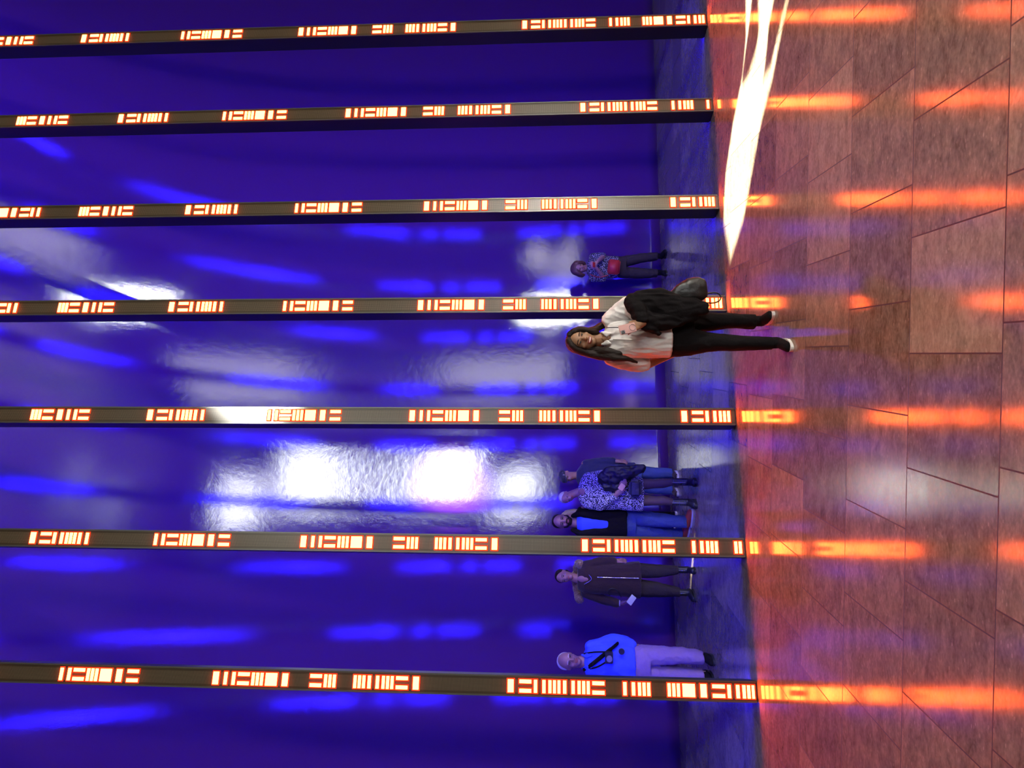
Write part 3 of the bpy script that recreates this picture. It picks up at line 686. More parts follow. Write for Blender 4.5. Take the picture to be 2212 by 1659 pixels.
# ------------------------------------------------------------------ the group behind the posts
def woman_tweed():
    D = G(1500, 1065).y
    root = person(Vector((W(1500, 1063, D).x, D, 0)), 'person with short white hair in a black and white tweed dress and studded boots')
    hd = W(1226, 1073, D - 0.02); hh = 0.205
    B = Blob(); at, R_ = head(B, hd, hh, yaw=-0.25, roll=-0.42, pitch=0.12)
    B.limb([(at(0, 0.05, -0.2), 0.05), (W(1250, 1063, D), 0.055), (W(1260, 1063, D), 0.085, 0.06)])
    B.loft([band(1256, 1040, 1084, D, 0.07), band(1275, 1028, 1094, D, 0.095), band(1320, 1034, 1090, D, 0.095), band(1360, 1034, 1094, D, 0.10), band(1385, 1036, 1094, D, 0.09)])
    for (a, k, n_, d_) in ((1047, 1044, 1041, 0), (1080, 1082, 1085, -0.03)):
        B.limb([(W(1380, a, D), 0.075), (W(1416, k, D + d_), 0.052), (W(1432, k - 1, D + d_), 0.056), (W(1460, n_, D + d_), 0.036), (W(1492, n_, D + d_), 0.036)])
    w1 = W(1330, 1070, D - 0.2); B.limb([(W(1266, 1090, D), 0.048), (W(1303, 1095, D - 0.03), 0.04), (w1, 0.028)])
    hand(B, w1, W(1343, 1058, D - 0.22) - w1, Vector((0, 0.8, -0.5)), size=0.17, curl=0.4, side=1)
    w2 = W(1350, 1035, D - 0.2); B.limb([(W(1266, 1034, D), 0.048), (W(1310, 1024, D - 0.05), 0.042), (w2, 0.028)])
    hand(B, w2, W(1342, 1049, D - 0.24) - w2, Vector((0, 0.8, -0.3)), size=0.16, curl=0.8, side=1)
    B.build('body', SKIN, root, voxel=0.008, smooth=3)
    face_parts(at, R_, hh, root, smile=False, brow=HAIR_L)
    H = Blob(); H.ball(at(0, 0.12, 0.2), (0.37 * hh, 0.40 * hh, 0.36 * hh), R_); H.build('hair', HAIR_W, root, voxel=0.007, smooth=2)
    S = Blob()
    S.loft([band(1250, 1050, 1078, D + 0.03, 0.06), band(1256, 1034, 1090, D + 0.01, 0.09), band(1272, 1022, 1100, D, 0.12), band(1300, 1022, 1100, D, 0.13), band(1335, 1026, 1100, D, 0.13), band(1360, 1028, 1102, D, 0.14), band(1378, 1030, 1104, D, 0.14), band(1388, 1034, 1103, D, 0.14)])
    S.limb([(W(1268, 1088, D), 0.062), (W(1298, 1093, D - 0.04), 0.058), (W(1328, 1073, D - 0.18), 0.042)])
    S.limb([(W(1268, 1032, D), 0.062), (W(1308, 1024, D - 0.05), 0.055), (W(1345, 1034, D - 0.17), 0.042)])
    d_ = S.build('dress', TWEED, root, voxel=0.009, smooth=3, wrinkle=0.006, wscale=(10, 10, 5), seed=4)
    N_ = Blob(); N_.ball(W(1258, 1062, D - 0.076), (0.046, 0.022, 0.055), Matrix.Rotation(-0.3, 3, 'X')); N_.build('neckline', SKIN, d_, melt=False)
    T = Blob()
    for (a, k, n_, d_) in ((1046, 1045, 1041, 0), (1080, 1082, 1085, -0.03)):
        T.limb([(W(1375, a, D), 0.082), (W(1416, k, D + d_), 0.058), (W(1432, k - 1, D + d_), 0.062), (W(1455, n_, D + d_), 0.042)])
    T.build('tights', SKIN_D, root, voxel=0.009)
    for y in (1041, 1085):
        g = G(1490, y); dd = 0 if y == 1041 else -0.03
        a = W(1470, y, D + dd)
        s = shoe(root, (a.x, a.y, 0), 0.1 if y == 1041 else -0.1, 0.27, LEATHER, RUBB, name='boot', hgt=0.085, wid=0.052, ankle_r=0.048, shaft=0.27, solem=0.035)
        top = Vector((a.x, a.y, 0)); bm = bmesh.new()
        for r_ in range(7):
            for c_ in (-0.03, -0.018, 0.018, 0.03):
                bmesh.ops.create_icosphere(bm, subdivisions=1, radius=0.0045, matrix=Matrix.Translation(top + Vector((c_, -math.sqrt(0.05 ** 2 - c_ ** 2), 0.13 + r_ * 0.023)) - parent_origin(root)))
        o = link('rivet_pattern', bm_mesh(bm, 'studs'), STUD, s)
        tube('zipper', [top + Vector((0, -0.054, 0.12)), top + Vector((0, -0.054, 0.2)), top + Vector((0, -0.054, 0.29))], 0.004, STUD, s)
    J = Blob(); jd = D - 0.17
    J.limb([(W(1303, 1033, jd), 0.08, 0.05), (W(1320, 1030, jd), 0.13, 0.06), (W(1345, 1024, jd), 0.10, 0.06), (W(1368, 1018, jd), 0.075, 0.05), (W(1388, 1012, jd), 0.045, 0.04)])
    J.limb([(W(1310, 1050, jd), 0.06, 0.04), (W(1335, 1052, jd), 0.05, 0.04), (W(1350, 1048, jd), 0.03, 0.03)])
    j = J.build('leather_jacket', LEATHER, None, voxel=0.009, smooth=2, wrinkle=0.013, wscale=(13, 10, 8), seed=6)
    tag(j, 'black leather jacket carried over the arm of the person in tweed dress', 'jacket')
    b = Blob(); b.box(W(1372, 1055, D - 0.21), (0.115, 0.04, 0.085), bev=0.035)
    k = b.build('quilted_bag', PLAID, None, voxel=0.009, smooth=2, wrinkle=0.003, wscale=(20, 20, 20)); tag(k, 'small dark quilted handbag in front of the tweed dress hem', 'handbag')
    tube('strap', [W(1358, 1071, D - 0.21), W(1345, 1074, D - 0.2), W(1335, 1070, D - 0.19)], 0.006, LEATHER, k)
    p = boxes('phone', [(-0.04, 0.04, -0.005, 0.005, -0.035, 0.035)], PINK, None, bevel=0.003, loc=W(1343, 1052, D - 0.29)); p.rotation_euler = (0.3, 0.6, 0.2)
    tag(p, 'small pink phone in the hands of the person in tweed dress', 'phone')

def man_cap():
    D = G(1462, 1035).y
    root = person(Vector((W(1460, 1035, D).x, D, 0)), 'person in striped flat cap, navy jacket and jeans behind the tweed dress')
    hd = W(1226, 1029, D); hh = 0.235
    B = Blob(); at, R_ = head(B, hd, hh, yaw=-0.35, roll=-0.1, pitch=0.15)
    B.limb([(at(0, 0.05, -0.2), 0.055), (W(1255, 1028, D + 0.02), 0.065), (W(1265, 1028, D + 0.02), 0.10, 0.08)])
    B.loft([band(1258, 1008, 1050, D, 0.08), band(1280, 1002, 1058, D, 0.11), band(1330, 1006, 1058, D, 0.11), band(1370, 1006, 1062, D, 0.11)])
    for a, n_ in ((1020, 1022), (1048, 1059)): B.limb([(W(1365, a, D), 0.075), (W(1410, (a + n_) / 2, D), 0.055), (W(1448, n_, D), 0.04), (W(1458, n_, D), 0.035)])
    w1 = W(1332, 996, D - 0.05); B.limb([(W(1262, 1002, D), 0.05), (W(1300, 997, D), 0.042), (w1, 0.03)])
    hand(B, w1, Vector((0.0, -0.2, -1)), Vector((-0.8, 0.4, 0)), size=0.19, curl=0.6, side=1)
    B.limb([(W(1262, 1056, D), 0.05), (W(1300, 1060, D), 0.042), (W(1335, 1058, D), 0.03)]); hand(B, W(1335, 1058, D), Vector((0, 0, -1)), Vector((0.7, 0.5, 0)), size=0.18, curl=0.5, side=-1)
    B.build('body', SKIN, root, voxel=0.009)
    face_parts(at, R_, hh, root, brow=HAIR_W)
    H = Blob(); H.ball(at(0, 0.08, 0.27), (0.40 * hh, 0.46 * hh, 0.25 * hh), R_); H.ball(at(0, -0.30, 0.17), (0.29 * hh, 0.24 * hh, 0.05 * hh), R_)
    c = H.build('flat_cap', CAPM, root, voxel=0.007)
    S = Blob(); S.loft([band(1246, 1018, 1040, D, 0.07), band(1256, 1004, 1052, D, 0.10), band(1270, 997, 1062, D, 0.13), band(1310, 1000, 1062, D, 0.14), band(1372, 1000, 1064, D, 0.15)])
    S.limb([(W(1266, 1003, D), 0.068), (W(1300, 998, D), 0.064), (W(1325, 996, D - 0.03), 0.054)])
    S.limb([(W(1266, 1058, D), 0.068), (W(1300, 1061, D), 0.06), (W(1330, 1059, D), 0.05)])
    S.build('jacket', NAVY, root, voxel=0.010, smooth=3, wrinkle=0.007, wscale=(9, 9, 5), seed=1)
    T = Blob(); T.loft([band(1362, 1002, 1062, D, 0.13), band(1385, 1004, 1062, D, 0.12)])
    T.loft(leg_rings([(1375, 1004, 1034), (1410, 1010, 1034), (1452, 1012, 1032)], D, (0.10, 0.08)))
    T.loft(leg_rings([(1375, 1032, 1062), (1410, 1042, 1066), (1452, 1049, 1068)], D, (0.10, 0.08)))
    T.build('jeans', DENIM, root, voxel=0.010, wrinkle=0.004, wscale=(9, 9, 6))
    for y in (1022, 1059): a = W(1450, y, D); shoe(root, (a.x, a.y, 0), -0.2, 0.28, BROWNC, RUBW, name='sneaker', solem=0.03)
CAPM = two_tone('striped_cap_wool', (0.03, 0.03, 0.05), (0.28, 0.26, 0.28), 26, 0.28, stretch=(0.3, 3, 0.3))

def man_beard():
    D = G(1498, 1125).y + 0.10
    root = person(Vector((W(1498, 1128, D).x, D, 0)), 'bearded person in open black cardigan over blue shirt, jeans and red shoes')
    hd = W(1215, 1126, D); hh = 0.25
    B = Blob(); at, R_ = head(B, hd, hh, yaw=0.25, roll=0.02, pitch=0.1)
    B.limb([(at(0, 0.05, -0.2), 0.06), (W(1245, 1129, D + 0.02), 0.065), (W(1254, 1129, D + 0.02), 0.11, 0.08)])
    B.loft([band(1248, 1108, 1152, D, 0.08), band(1270, 1102, 1158, D, 0.11), (W(1320, 1129, D), 0.16, 0.11), (W(1350, 1127, D), 0.155, 0.11)])
    B.limb([(W(1345, 1116, D), 0.08), (W(1420, 1121, D - 0.02), 0.06), (W(1482, 1126, D), 0.04), (W(1490, 1126, D), 0.038)])
    B.limb([(W(1345, 1140, D), 0.08), (W(1415, 1148, D + 0.08), 0.06), (W(1470, 1153, D + 0.22), 0.04), (W(1478, 1153, D + 0.24), 0.038)])
    for s, y in ((1, 1102), (-1, 1160)):
        w1 = W(1336, y + (-2 if s == 1 else 3), D + 0.06); B.limb([(W(1258, y, D), 0.052), (W(1298, y, D + 0.05), 0.043), (w1, 0.03)]); hand(B, w1, Vector((0, -0.1, -1)), Vector((-s * 0.7, 0.5, 0)), size=0.19, curl=0.6, side=s)
    B.build('body', SKIN, root, voxel=0.009)
    face_parts(at, R_, hh, root, glasses=True)
    H = Blob(); H.ball(at(0, 0.16, 0.22), (0.365 * hh, 0.38 * hh, 0.34 * hh), R_); H.build('hair', HAIR_D, root, voxel=0.007, smooth=2)
    Q = Blob(); Q.ball(at(0, -0.15, -0.36), (0.22 * hh, 0.20 * hh, 0.14 * hh), R_)
    for s in (-1, 1): Q.limb([(at(0.10 * s, -0.27, -0.34), 0.022), (at(0.26 * s, -0.08, -0.24), 0.018), (at(0.29 * s, 0.02, -0.08), 0.012)])
    Q.limb([(at(-0.12, -0.335, -0.20), 0.010), (at(0, -0.375, -0.175), 0.010), (at(0.12, -0.335, -0.20), 0.010)])
    Q.build('beard', HAIR_D, root, voxel=0.006, smooth=2)
    S = Blob(); S.loft([(W(1246, 1129, D - 0.01), 0.085, 0.075), (W(1256, 1129, D - 0.02), 0.14, 0.11), (W(1300, 1129, D - 0.03), 0.15, 0.125), (W(1345, 1129, D - 0.01), 0.16, 0.12)])
    S.build('shirt', BLUEC, root, voxel=0.01, wrinkle=0.003)
    J = Blob(); dz = 0.12
    for s in (-1, 1):     # the two fronts leave a V open over the shirt
        yc = 1129
        J.limb([(W(1243, yc - s * 17, D - 0.02), 0.030, 0.07), (W(1258, yc - s * 21, D - 0.05), 0.055, 0.10), (W(1280, yc - s * 19, D - 0.055), 0.078, 0.105), (W(1304, yc - s * 15.5, D - 0.06), 0.092, 0.105), (W(1340, yc - s * 15, D - 0.04), 0.105, 0.115)])
        J.limb([(W(1255, yc - s * 24, D), 0.06), (W(1300, yc - s * 29, D + 0.03), 0.062), (W(1336, yc - s * 28, D + 0.05), 0.05)])
    J.loft([band(1250, 1110, 1150, D + 0.08, 0.05), band(1275, 1099, 1160, D + 0.07, 0.08), band(1348, 1097, 1162, D + 0.05, 0.1)])
    J.loft([band(1312, 1098, 1162, D - 0.02, 0.15), band(1352, 1097, 1162, D - 0.01, 0.155)])
    j = J.build('cardigan', BLACKC, root, voxel=0.009, smooth=3, wrinkle=0.005, wscale=(9, 9, 4), seed=8)
    T = Blob(); T.loft([band(1345, 1100, 1158, D, 0.13), band(1372, 1101, 1158, D, 0.12)])
    T.loft(leg_rings([(1355, 1101, 1133), (1395, 1105, 1136), (1425, 1109, 1138), (1455, 1112, 1138), (1482, 1115, 1140)], D, (0.11, 0.075)))
    T.loft(leg_rings([(1355, 1126, 1159), (1400, 1134, 1163), (1440, 1140, 1165), (1473, 1142, 1163)], D, (0.11, 0.075), 0.22))
    T.build('jeans', DENIM, root, voxel=0.009, wrinkle=0.006, wscale=(9, 9, 8), seed=3)
    a = W(1480, 1127, D); shoe(root, (a.x - 0.01, a.y, 0), 1.15, 0.29, SHOER, RUBW, name='red_shoe', hgt=0.085, wid=0.05)
    a = W(1472, 1153, D + 0.22); shoe(root, (a.x, a.y, 0), 0.9, 0.29, SHOER, RUBW, name='red_shoe', hgt=0.085, wid=0.05)

def woman_hidden():
    D = G(1459, 1125).y
    root = person(Vector((W(1459, 1128, D).x, D, 0)), 'person with pale blond hair almost hidden behind the bearded person')
    hd = W(1229, 1119, D); hh = 0.225
    B = Blob(); at, R_ = head(B, hd, hh, yaw=0.1)
    B.limb([(at(0, 0.05, -0.2), 0.05), (W(1256, 1121, D), 0.055), (W(1264, 1121, D), 0.09, 0.07)])
    B.loft([band(1262, 1106, 1140, D, 0.08), band(1285, 1104, 1144, D, 0.10), band(1340, 1106, 1144, D, 0.1), band(1375, 1106, 1146, D, 0.1)])
    for a, n_ in ((1116, 1113), (1136, 1143)): B.limb([(W(1370, a, D), 0.07), (W(1415, (a + n_) / 2, D), 0.05), (W(1450, n_, D), 0.036), (W(1456, n_, D), 0.035)])
    for s, y in ((1, 1107), (-1, 1143)):
        B.limb([(W(1266, y, D), 0.045), (W(1300, y, D), 0.038), (W(1330, y, D), 0.028)]); hand(B, W(1330, y, D), Vector((0, 0, -1)), Vector((-s * .7, .5, 0)), size=0.17, side=s)
    B.build('body', SKIN, root, voxel=0.01); face_parts(at, R_, hh, root, brow=HAIR_L)
    H = Blob(); H.ball(at(0, 0.12, 0.18), (0.42 * hh, 0.42 * hh, 0.38 * hh), R_)
    for s in (-1, 1): H.limb([(at(0.36 * s, 0.05, 0.1), 0.035, 0.06), (at(0.42 * s, 0.08, -0.35), 0.04, 0.06), (at(0.42 * s, 0.08, -0.65), 0.03, 0.04)])
    H.build('hair', HAIR_L, root, voxel=0.008, wrinkle=0.002, wscale=(50, 40, 5))
    S = Blob(); S.loft([band(1260, 1108, 1138, D, 0.09), band(1275, 1102, 1146, D, 0.12), band(1340, 1104, 1146, D, 0.13), band(1375, 1104, 1148, D, 0.13)])
    for y in (1107, 1143): S.limb([(W(1270, y, D), 0.055), (W(1300, y, D), 0.05), (W(1324, y, D), 0.042)])
    S.build('jacket', NAVY, root, voxel=0.011, wrinkle=0.004)
    T = Blob(); T.loft([band(1368, 1105, 1147, D, 0.12), band(1385, 1104, 1148, D, 0.11)])
    for a, n_ in ((1116, 1113), (1137, 1143)): T.limb([(W(1378, a, D), 0.085), (W(1415, (a + n_) / 2, D), 0.068), (W(1448, n_, D), 0.055)])
    T.build('trousers', BLACKC, root, voxel=0.011)
    for y, an in ((1113, 0.3), (1143, -0.4)): a = W(1452, y, D); shoe(root, (a.x, a.y, 0), an, 0.26, BLACKC, RUBW, name='sneaker', solem=0.03)

def woman_fur_coat():
    D = G(1498, 1255).y
    root = person(Vector((W(1498, 1255, D).x, D, 0)), 'person in dark long coat with fur-trimmed hood holding a phone low at the side')
    hd = W(1219, 1245, D - 0.02); hh = 0.225
    B = Blob(); at, R_ = head(B, hd, hh, yaw=-0.05, roll=-0.12)
    B.limb([(at(0, 0.05, -0.2), 0.052), (W(1247, 1250, D), 0.057), (W(1256, 1250, D), 0.10, 0.07)])
    B.loft([band(1252, 1232, 1270, D, 0.07), band(1275, 1222, 1276, D, 0.10), band(1320, 1226, 1274, D, 0.10), band(1370, 1222, 1280, D, 0.11)])
    B.limb([(W(1370, 1236, D), 0.08), (W(1420, 1234, D), 0.056), (W(1465, 1231, D), 0.038), (W(1480, 1231, D), 0.036)])
    B.limb([(W(1370, 1264, D), 0.08), (W(1420, 1271, D), 0.056), (W(1468, 1279, D - 0.02), 0.038), (W(1484, 1280, D - 0.03), 0.036)])
    w1 = W(1343, 1303, D - 0.08); B.limb([(W(1262, 1278, D), 0.05), (W(1302, 1296, D), 0.042), (w1, 0.027)]); hand(B, w1, W(1362, 1298, D - 0.14) - w1, Vector((0.6, 0.5, 0.2)), size=0.17, curl=0.5, side=-1)
    w2 = W(1330, 1212, D); B.limb([(W(1262, 1222, D), 0.05), (W(1300, 1213, D), 0.042), (w2, 0.027)]); hand(B, w2, Vector((0.1, 0, -1)), Vector((-0.7, 0.5, 0)), size=0.17, curl=0.5, side=1)
    B.build('body', SKIN, root, voxel=0.008)
    face_parts(at, R_, hh, root)
    H = Blob(); H.ball(at(0, 0.14, 0.20), (0.385 * hh, 0.42 * hh, 0.36 * hh), R_); H.ball(at(0, 0.36, -0.1), (0.25 * hh, 0.2 * hh, 0.25 * hh), R_); H.build('hair', HAIR_D, root, voxel=0.007, smooth=2)
    S = Blob()
    S.loft([band(1248, 1230, 1272, D + 0.02, 0.09), band(1262, 1219, 1281, D, 0.13), band(1300, 1218, 1282, D, 0.14), band(1340, 1216, 1286, D, 0.15), band(1382, 1214, 1291, D, 0.16)])
    S.limb([(W(1264, 1280, D), 0.064), (W(1302, 1295, D), 0.062), (W(1334, 1303, D - 0.06), 0.052)])
    S.limb([(W(1264, 1222, D), 0.064), (W(1300, 1213, D), 0.062), (W(1325, 1212, D), 0.052)])
    c = S.build('coat', BROWNC, root, voxel=0.009, smooth=3, wrinkle=0.005, wscale=(9, 9, 4), seed=2)
    tube('zipper', [W(1290, 1247, D - 0.155), W(1330, 1248, D - 0.165), W(1380, 1249, D - 0.175)], 0.005, STUD, c)
    tube('necklace', [W(1262, 1262, D - 0.14), W(1274, 1256, D - 0.155), W(1280, 1249, D - 0.155), W(1272, 1242, D - 0.15)], 0.005, STUD, root)
    N_ = Blob(); N_.ball(W(1259, 1251, D - 0.105), (0.042, 0.022, 0.075), Matrix.Rotation(-0.3, 3, 'X')); N_.build('neckline', SKIN, c, melt=False)
    F = Blob()
    for i in range(70):
        k = i / 69; a = PI * 1.15 * k - 0.1
        p = W(1248 - 3 * math.sin(a), 1253, D + 0.10) + Vector((-0.235 * math.cos(a), 0.10 * math.sin(a) - 0.08 * abs(math.cos(a)), -0.03 * abs(math.cos(a)) + 0.02 * random.random()))
        F.ball(p, 0.036 + 0.012 * random.random(), seg=8)
    F.build('fur_trim', FUR, c, voxel=0.007, smooth=1, wrinkle=0.012, wscale=(60, 60, 60))
    T = Blob()
    T.loft(leg_rings([(1376, 1216, 1248), (1420, 1220, 1247), (1465, 1223, 1240)], D, (0.10, 0.06)))
    T.loft(leg_rings([(1376, 1251, 1289), (1420, 1258, 1289), (1468, 1270, 1288)], D, (0.10, 0.06), -0.02))
    T.build('trousers', DKTROU, root, voxel=0.009, wrinkle=0.003, wscale=(9, 9, 8))
    for y, an in ((1231, 0.15), (1280, -0.35)):
        a = W(1480, y, D - (0.03 if y == 1280 else 0)); s = shoe(root, (a.x, a.y, 0), an, 0.25, LEATHER, RUBB, name='boot', hgt=0.08, wid=0.042, ankle_r=0.044, shaft=0.22)
        tube('zipper', [Vector((a.x, a.y - 0.043, 0.11)), Vector((a.x, a.y - 0.044, 0.15)), Vector((a.x, a.y - 0.043, 0.19))], 0.004, STUD, s)
    tube('watch', [w1 + Vector((0.032 * math.cos(q), 0.032 * math.sin(q), 0.028)) for q in [k * PI / 5 for k in range(11)]], 0.009, RUBW, root)
    p = boxes('phone', [(-0.036, 0.036, -0.005, 0.005, -0.06, 0.06)], RUBW, None, bevel=0.003, loc=W(1364, 1296, D - 0.17)); p.rotation_euler = (0.2, -0.9, 0.1)
    tag(p, 'pale phone held low in the hand of the person in fur-hooded coat', 'phone')
    tube('bag_strap', [W(1318, 1286, D - 0.15), W(1312, 1278, D - 0.165), W(1320, 1270, D - 0.17), W(1334, 1274, D - 0.17), W(1342, 1290, D - 0.14)], 0.006, LEATHER, root)

def man_blue_shirt():
    D = G(1537, 1425).y
    root = person(Vector((W(1535, 1435, D).x, D, 0)), 'older person in blue shirt and pale trousers with a camera strapped across the chest')
    hd = W(1230, 1428, D - 0.05); hh = 0.265
    B = Blob(); at, R_ = head(B, hd, hh, yaw=0.55, roll=0.12, pitch=0.1)
    B.limb([(at(0, 0.08, -0.2), 0.062), (W(1262, 1429, D), 0.068), (W(1270, 1429, D), 0.12, 0.09)])
    B.loft([band(1268, 1402, 1456, D, 0.10), band(1290, 1396, 1464, D, 0.13), band(1340, 1400, 1466, D, 0.15), band(1375, 1402, 1466, D, 0.14), band(1395, 1402, 1468, D, 0.12)])
    for a, k, n_ in ((1418, 1418, 1420), (1452, 1455, 1457)): B.limb([(W(1390, a, D), 0.09), (W(1450, k, D), 0.062), (W(1520, n_, D), 0.042), (W(1528, n_, D), 0.04)])
    w1 = W(1372, 1397, D + 0.02); B.limb([(W(1276, 1398, D), 0.058), (W(1325, 1382, D + 0.08), 0.048), (w1, 0.032)]); hand(B, w1, Vector((-0.35, 0.1, -0.9)), Vector((-0.6, 0.5, 0)), size=0.19, curl=0.6, side=1)
    w2 = W(1375, 1474, D); B.limb([(W(1276, 1462, D), 0.058), (W(1328, 1476, D + 0.03), 0.048), (w2, 0.032)]); hand(B, w2, Vector((0.1, -0.1, -1)), Vector((0.7, 0.5, 0)), size=0.19, curl=0.6, side=-1)
    B.build('body', SKIN, root, voxel=0.009)
    face_parts(at, R_, hh, root, brow=HAIR_W, glasses=True)
    H = Blob(); H.ball(at(0, 0.17, 0.16), (0.37 * hh, 0.36 * hh, 0.36 * hh), R_)
    H.build('hair', HAIR_W, root, voxel=0.008, smooth=2)
    S = Blob(); S.loft([band(1262, 1412, 1448, D + 0.01, 0.09), band(1270, 1394, 1462, D, 0.13), band(1290, 1389, 1466, D, 0.155), band(1330, 1392, 1468, D - 0.02, 0.175), band(1356, 1396, 1468, D - 0.02, 0.17), band(1370, 1398, 1468, D - 0.01, 0.16)])
    S.limb([(W(1276, 1398, D), 0.072), (W(1325, 1383, D + 0.07), 0.072), (W(1352, 1386, D + 0.05), 0.062), (W(1368, 1393, D + 0.02), 0.048)])
    S.limb([(W(1276, 1462, D), 0.072), (W(1328, 1475, D + 0.03), 0.068), (W(1362, 1475, D), 0.05)])
    sh = S.build('shirt', BLUEC, root, voxel=0.009, smooth=3, wrinkle=0.006, wscale=(8, 8, 5), seed=7)
    C = Blob()
    for s in (-1, 1): C.limb([(W(1258, 1429 - s * 14, D + 0.02), 0.014, 0.02), (W(1268, 1429 - s * 10, D - 0.10), 0.016, 0.02), (W(1278, 1429 - s * 13, D - 0.145), 0.012, 0.01)])
    C.build('collar', BLUEC, sh, voxel=0.008)
    T = Blob(); T.loft([band(1360, 1397, 1468, D, 0.155), band(1385, 1396, 1470, D, 0.15), band(1402, 1396, 1470, D, 0.14)])
    T.loft(leg_rings([(1385, 1395, 1437), (1430, 1398, 1434), (1470, 1400, 1431), (1500, 1404, 1432), (1518, 1408, 1432)], D, (0.13, 0.09)))
    T.loft(leg_rings([(1385, 1433, 1470), (1430, 1439, 1470), (1470, 1443, 1470), (1500, 1446, 1469), (1518, 1446, 1468)], D, (0.13, 0.09)))
    T.build('trousers', KHAKI, root, voxel=0.009, smooth=3, wrinkle=0.006, wscale=(9, 9, 8), seed=5)
    b = Blob(); b.loft([band(1359, 1396, 1469, D - 0.005, 0.172), band(1366, 1396, 1469, D - 0.005, 0.168)]); b.build('belt', LEATHER, root, melt=False)
    for y, an in ((1420, 0.05), (1458, -0.1)): a = W(1525, y, D); shoe(root, (a.x, a.y, 0), an, 0.29, BLACKC, RUBB, name='shoe', hgt=0.085, wid=0.052)
    # camera and its strap
    cp = W(1315, 1420, D - 0.235); cm = empty('compact_camera', cp); tag(cm, 'black compact camera hanging on the chest of the older person in blue shirt', 'camera')
    boxes('case', [(-0.062, 0.062, -0.028, 0.028, -0.045, 0.04)], RUBB, cm, bevel=0.006)
    bm = bmesh.new(); disc(bm, (0, -0.06, -0.003), 0.032, (0, 1, 0), 24, 0.035); link('lens', bm_mesh(bm, 'lens'), GREY, cm)
    tube('strap', [cp + Vector((-0.055, 0.01, 0.03)), W(1295, 1440, D - 0.19), W(1270, 1446, D - 0.13), W(1260, 1444, D + 0.02)], 0.008, BLACKC, cm)
    tube('strap', [cp + Vector((0.055, 0.01, 0.03)), W(1290, 1408, D - 0.185), W(1272, 1410, D - 0.14), W(1262, 1412, D + 0.02)], 0.008, BLACKC, cm)
    b = Blob(); pts = [W(1262, 1447, D - 0.05), W(1280, 1434, D - 0.178), W(1300, 1418, D - 0.188), W(1320, 1402, D - 0.178), W(1334, 1390, D - 0.10)]
    b.limb([(p, 0.022, 0.01) for p in pts]); b.build('shoulder_strap', BLACKC, root, melt=False)
    bm = bmesh.new(); c0 = W(1343, 1408, D - 0.215) - parent_origin(root); disc(bm, c0, 0.033, (0, 1, 0), 22, 0.02); link('lens_cap', bm_mesh(bm, 'lens_cap'), RUBB, root)

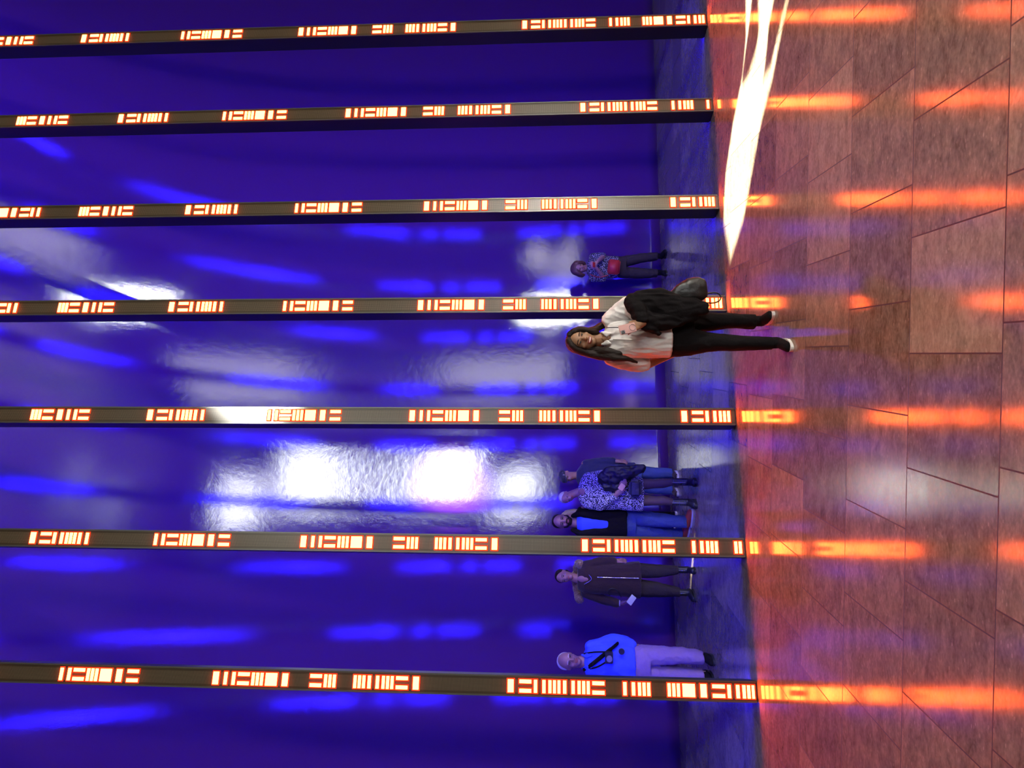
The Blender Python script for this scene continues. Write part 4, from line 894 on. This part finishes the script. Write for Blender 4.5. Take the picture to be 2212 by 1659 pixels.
def woman_far():
    D = G(1436, 575).y - 0.12
    root = person(Vector((W(1436, 572, D).x, D, 0)), 'person with brown bobbed hair and speckled blouse carrying a red shoulder bag')
    hd = W(1251, 580, D - 0.05); hh = 0.225
    B = Blob(); at, R_ = head(B, hd, hh, yaw=0.15, roll=0.1, pitch=0.35)
    B.limb([(at(0, 0.05, -0.2), 0.05), (W(1270, 578, D), 0.055), (W(1278, 578, D), 0.10, 0.08)])
    B.loft([band(1275, 562, 594, D, 0.08), band(1290, 556, 600, D, 0.11), band(1320, 558, 597, D, 0.12), band(1345, 556, 598, D, 0.12)])
    for a, n_ in ((565, 553), (588, 589)): B.limb([(W(1340, a, D), 0.08), (W(1385, (a + n_) / 2, D), 0.058), (W(1425, n_, D), 0.04), (W(1430, n_, D), 0.038)])
    w1 = W(1288, 579, D - 0.28); B.limb([(W(1280, 600, D), 0.05), (W(1304, 600, D - 0.10), 0.042), (w1, 0.028)]); hand(B, w1, Vector((0.4, -0.15, 0.4)), Vector((0.3, 0.8, 0)), size=0.16, curl=0.7, side=1)
    w2 = W(1290, 566, D - 0.28); B.limb([(W(1280, 556, D), 0.05), (W(1304, 553, D - 0.10), 0.042), (w2, 0.028)]); hand(B, w2, Vector((-0.4, -0.15, 0.4)), Vector((-0.3, 0.8, 0)), size=0.16, curl=0.7, side=-1)
    B.build('body', SKIN, root, voxel=0.009)
    face_parts(at, R_, hh, root, brow=HAIR_B)
    H = Blob(); H.ball(at(0, 0.14, 0.16), (0.48 * hh, 0.47 * hh, 0.42 * hh), R_)
    for s in (-1, 1): H.limb([(at(0.34 * s, 0.0, 0.2), 0.045, 0.07), (at(0.43 * s, 0.03, -0.15), 0.035, 0.07), (at(0.40 * s, 0.05, -0.32), 0.022, 0.05)])
    H.build('hair', HAIR_B, root, voxel=0.008, smooth=2, wrinkle=0.002, wscale=(50, 40, 6))
    S = Blob(); S.loft([band(1268, 566, 591, D, 0.08), band(1276, 557, 600, D, 0.12), band(1295, 553, 603, D, 0.14), band(1335, 554, 600, D, 0.15)])
    S.limb([(W(1280, 600, D), 0.066), (W(1303, 601, D - 0.10), 0.058)]); S.limb([(W(1280, 556, D), 0.066), (W(1303, 553, D - 0.10), 0.058)])
    S.build('blouse', SPECK, root, voxel=0.009, wrinkle=0.005, wscale=(9, 9, 6))
    T = Blob(); T.loft([band(1330, 555, 599, D, 0.14), band(1352, 555, 600, D, 0.13)])
    T.loft(leg_rings([(1340, 555, 580), (1385, 548, 567), (1420, 545, 562)], D, (0.11, 0.08))); T.loft(leg_rings([(1340, 576, 600), (1385, 580, 601), (1420, 582, 599)], D, (0.11, 0.08)))
    T.build('trousers', DKTROU, root, voxel=0.009, wrinkle=0.005, wscale=(9, 9, 8))
    for y, an in ((553, 0.3), (589, -0.3)): a = W(1425, y, D); shoe(root, (a.x, a.y, 0), an, 0.26, BLACKC, RUBB, name='shoe', hgt=0.09)
    b = Blob(); b.box(W(1326, 577, D - 0.21), (0.115, 0.04, 0.095), Matrix.Rotation(0.1, 3, 'Y'), bev=0.02); k = b.build('red_bag', REDL, None, melt=False)
    tag(k, 'dark red box-shaped shoulder bag at the waist of the person in speckled blouse', 'handbag')
    tube('strap', [W(1314, 594, D - 0.2), W(1300, 600, D - 0.17), W(1278, 596, D - 0.11), W(1270, 588, D - 0.02)], 0.007, REDL, k)
    p = boxes('phone', [(-0.04, 0.04, -0.005, 0.005, -0.03, 0.03)], REDL, None, bevel=0.003, loc=W(1283, 572, D - 0.35)); p.rotation_euler = (0.8, 0, 0)
    tag(p, 'red phone held up in both hands before the speckled blouse', 'phone')

woman_white_shirt(); woman_tweed(); man_cap(); man_beard(); woman_hidden(); woman_fur_coat(); man_blue_shirt(); woman_far()
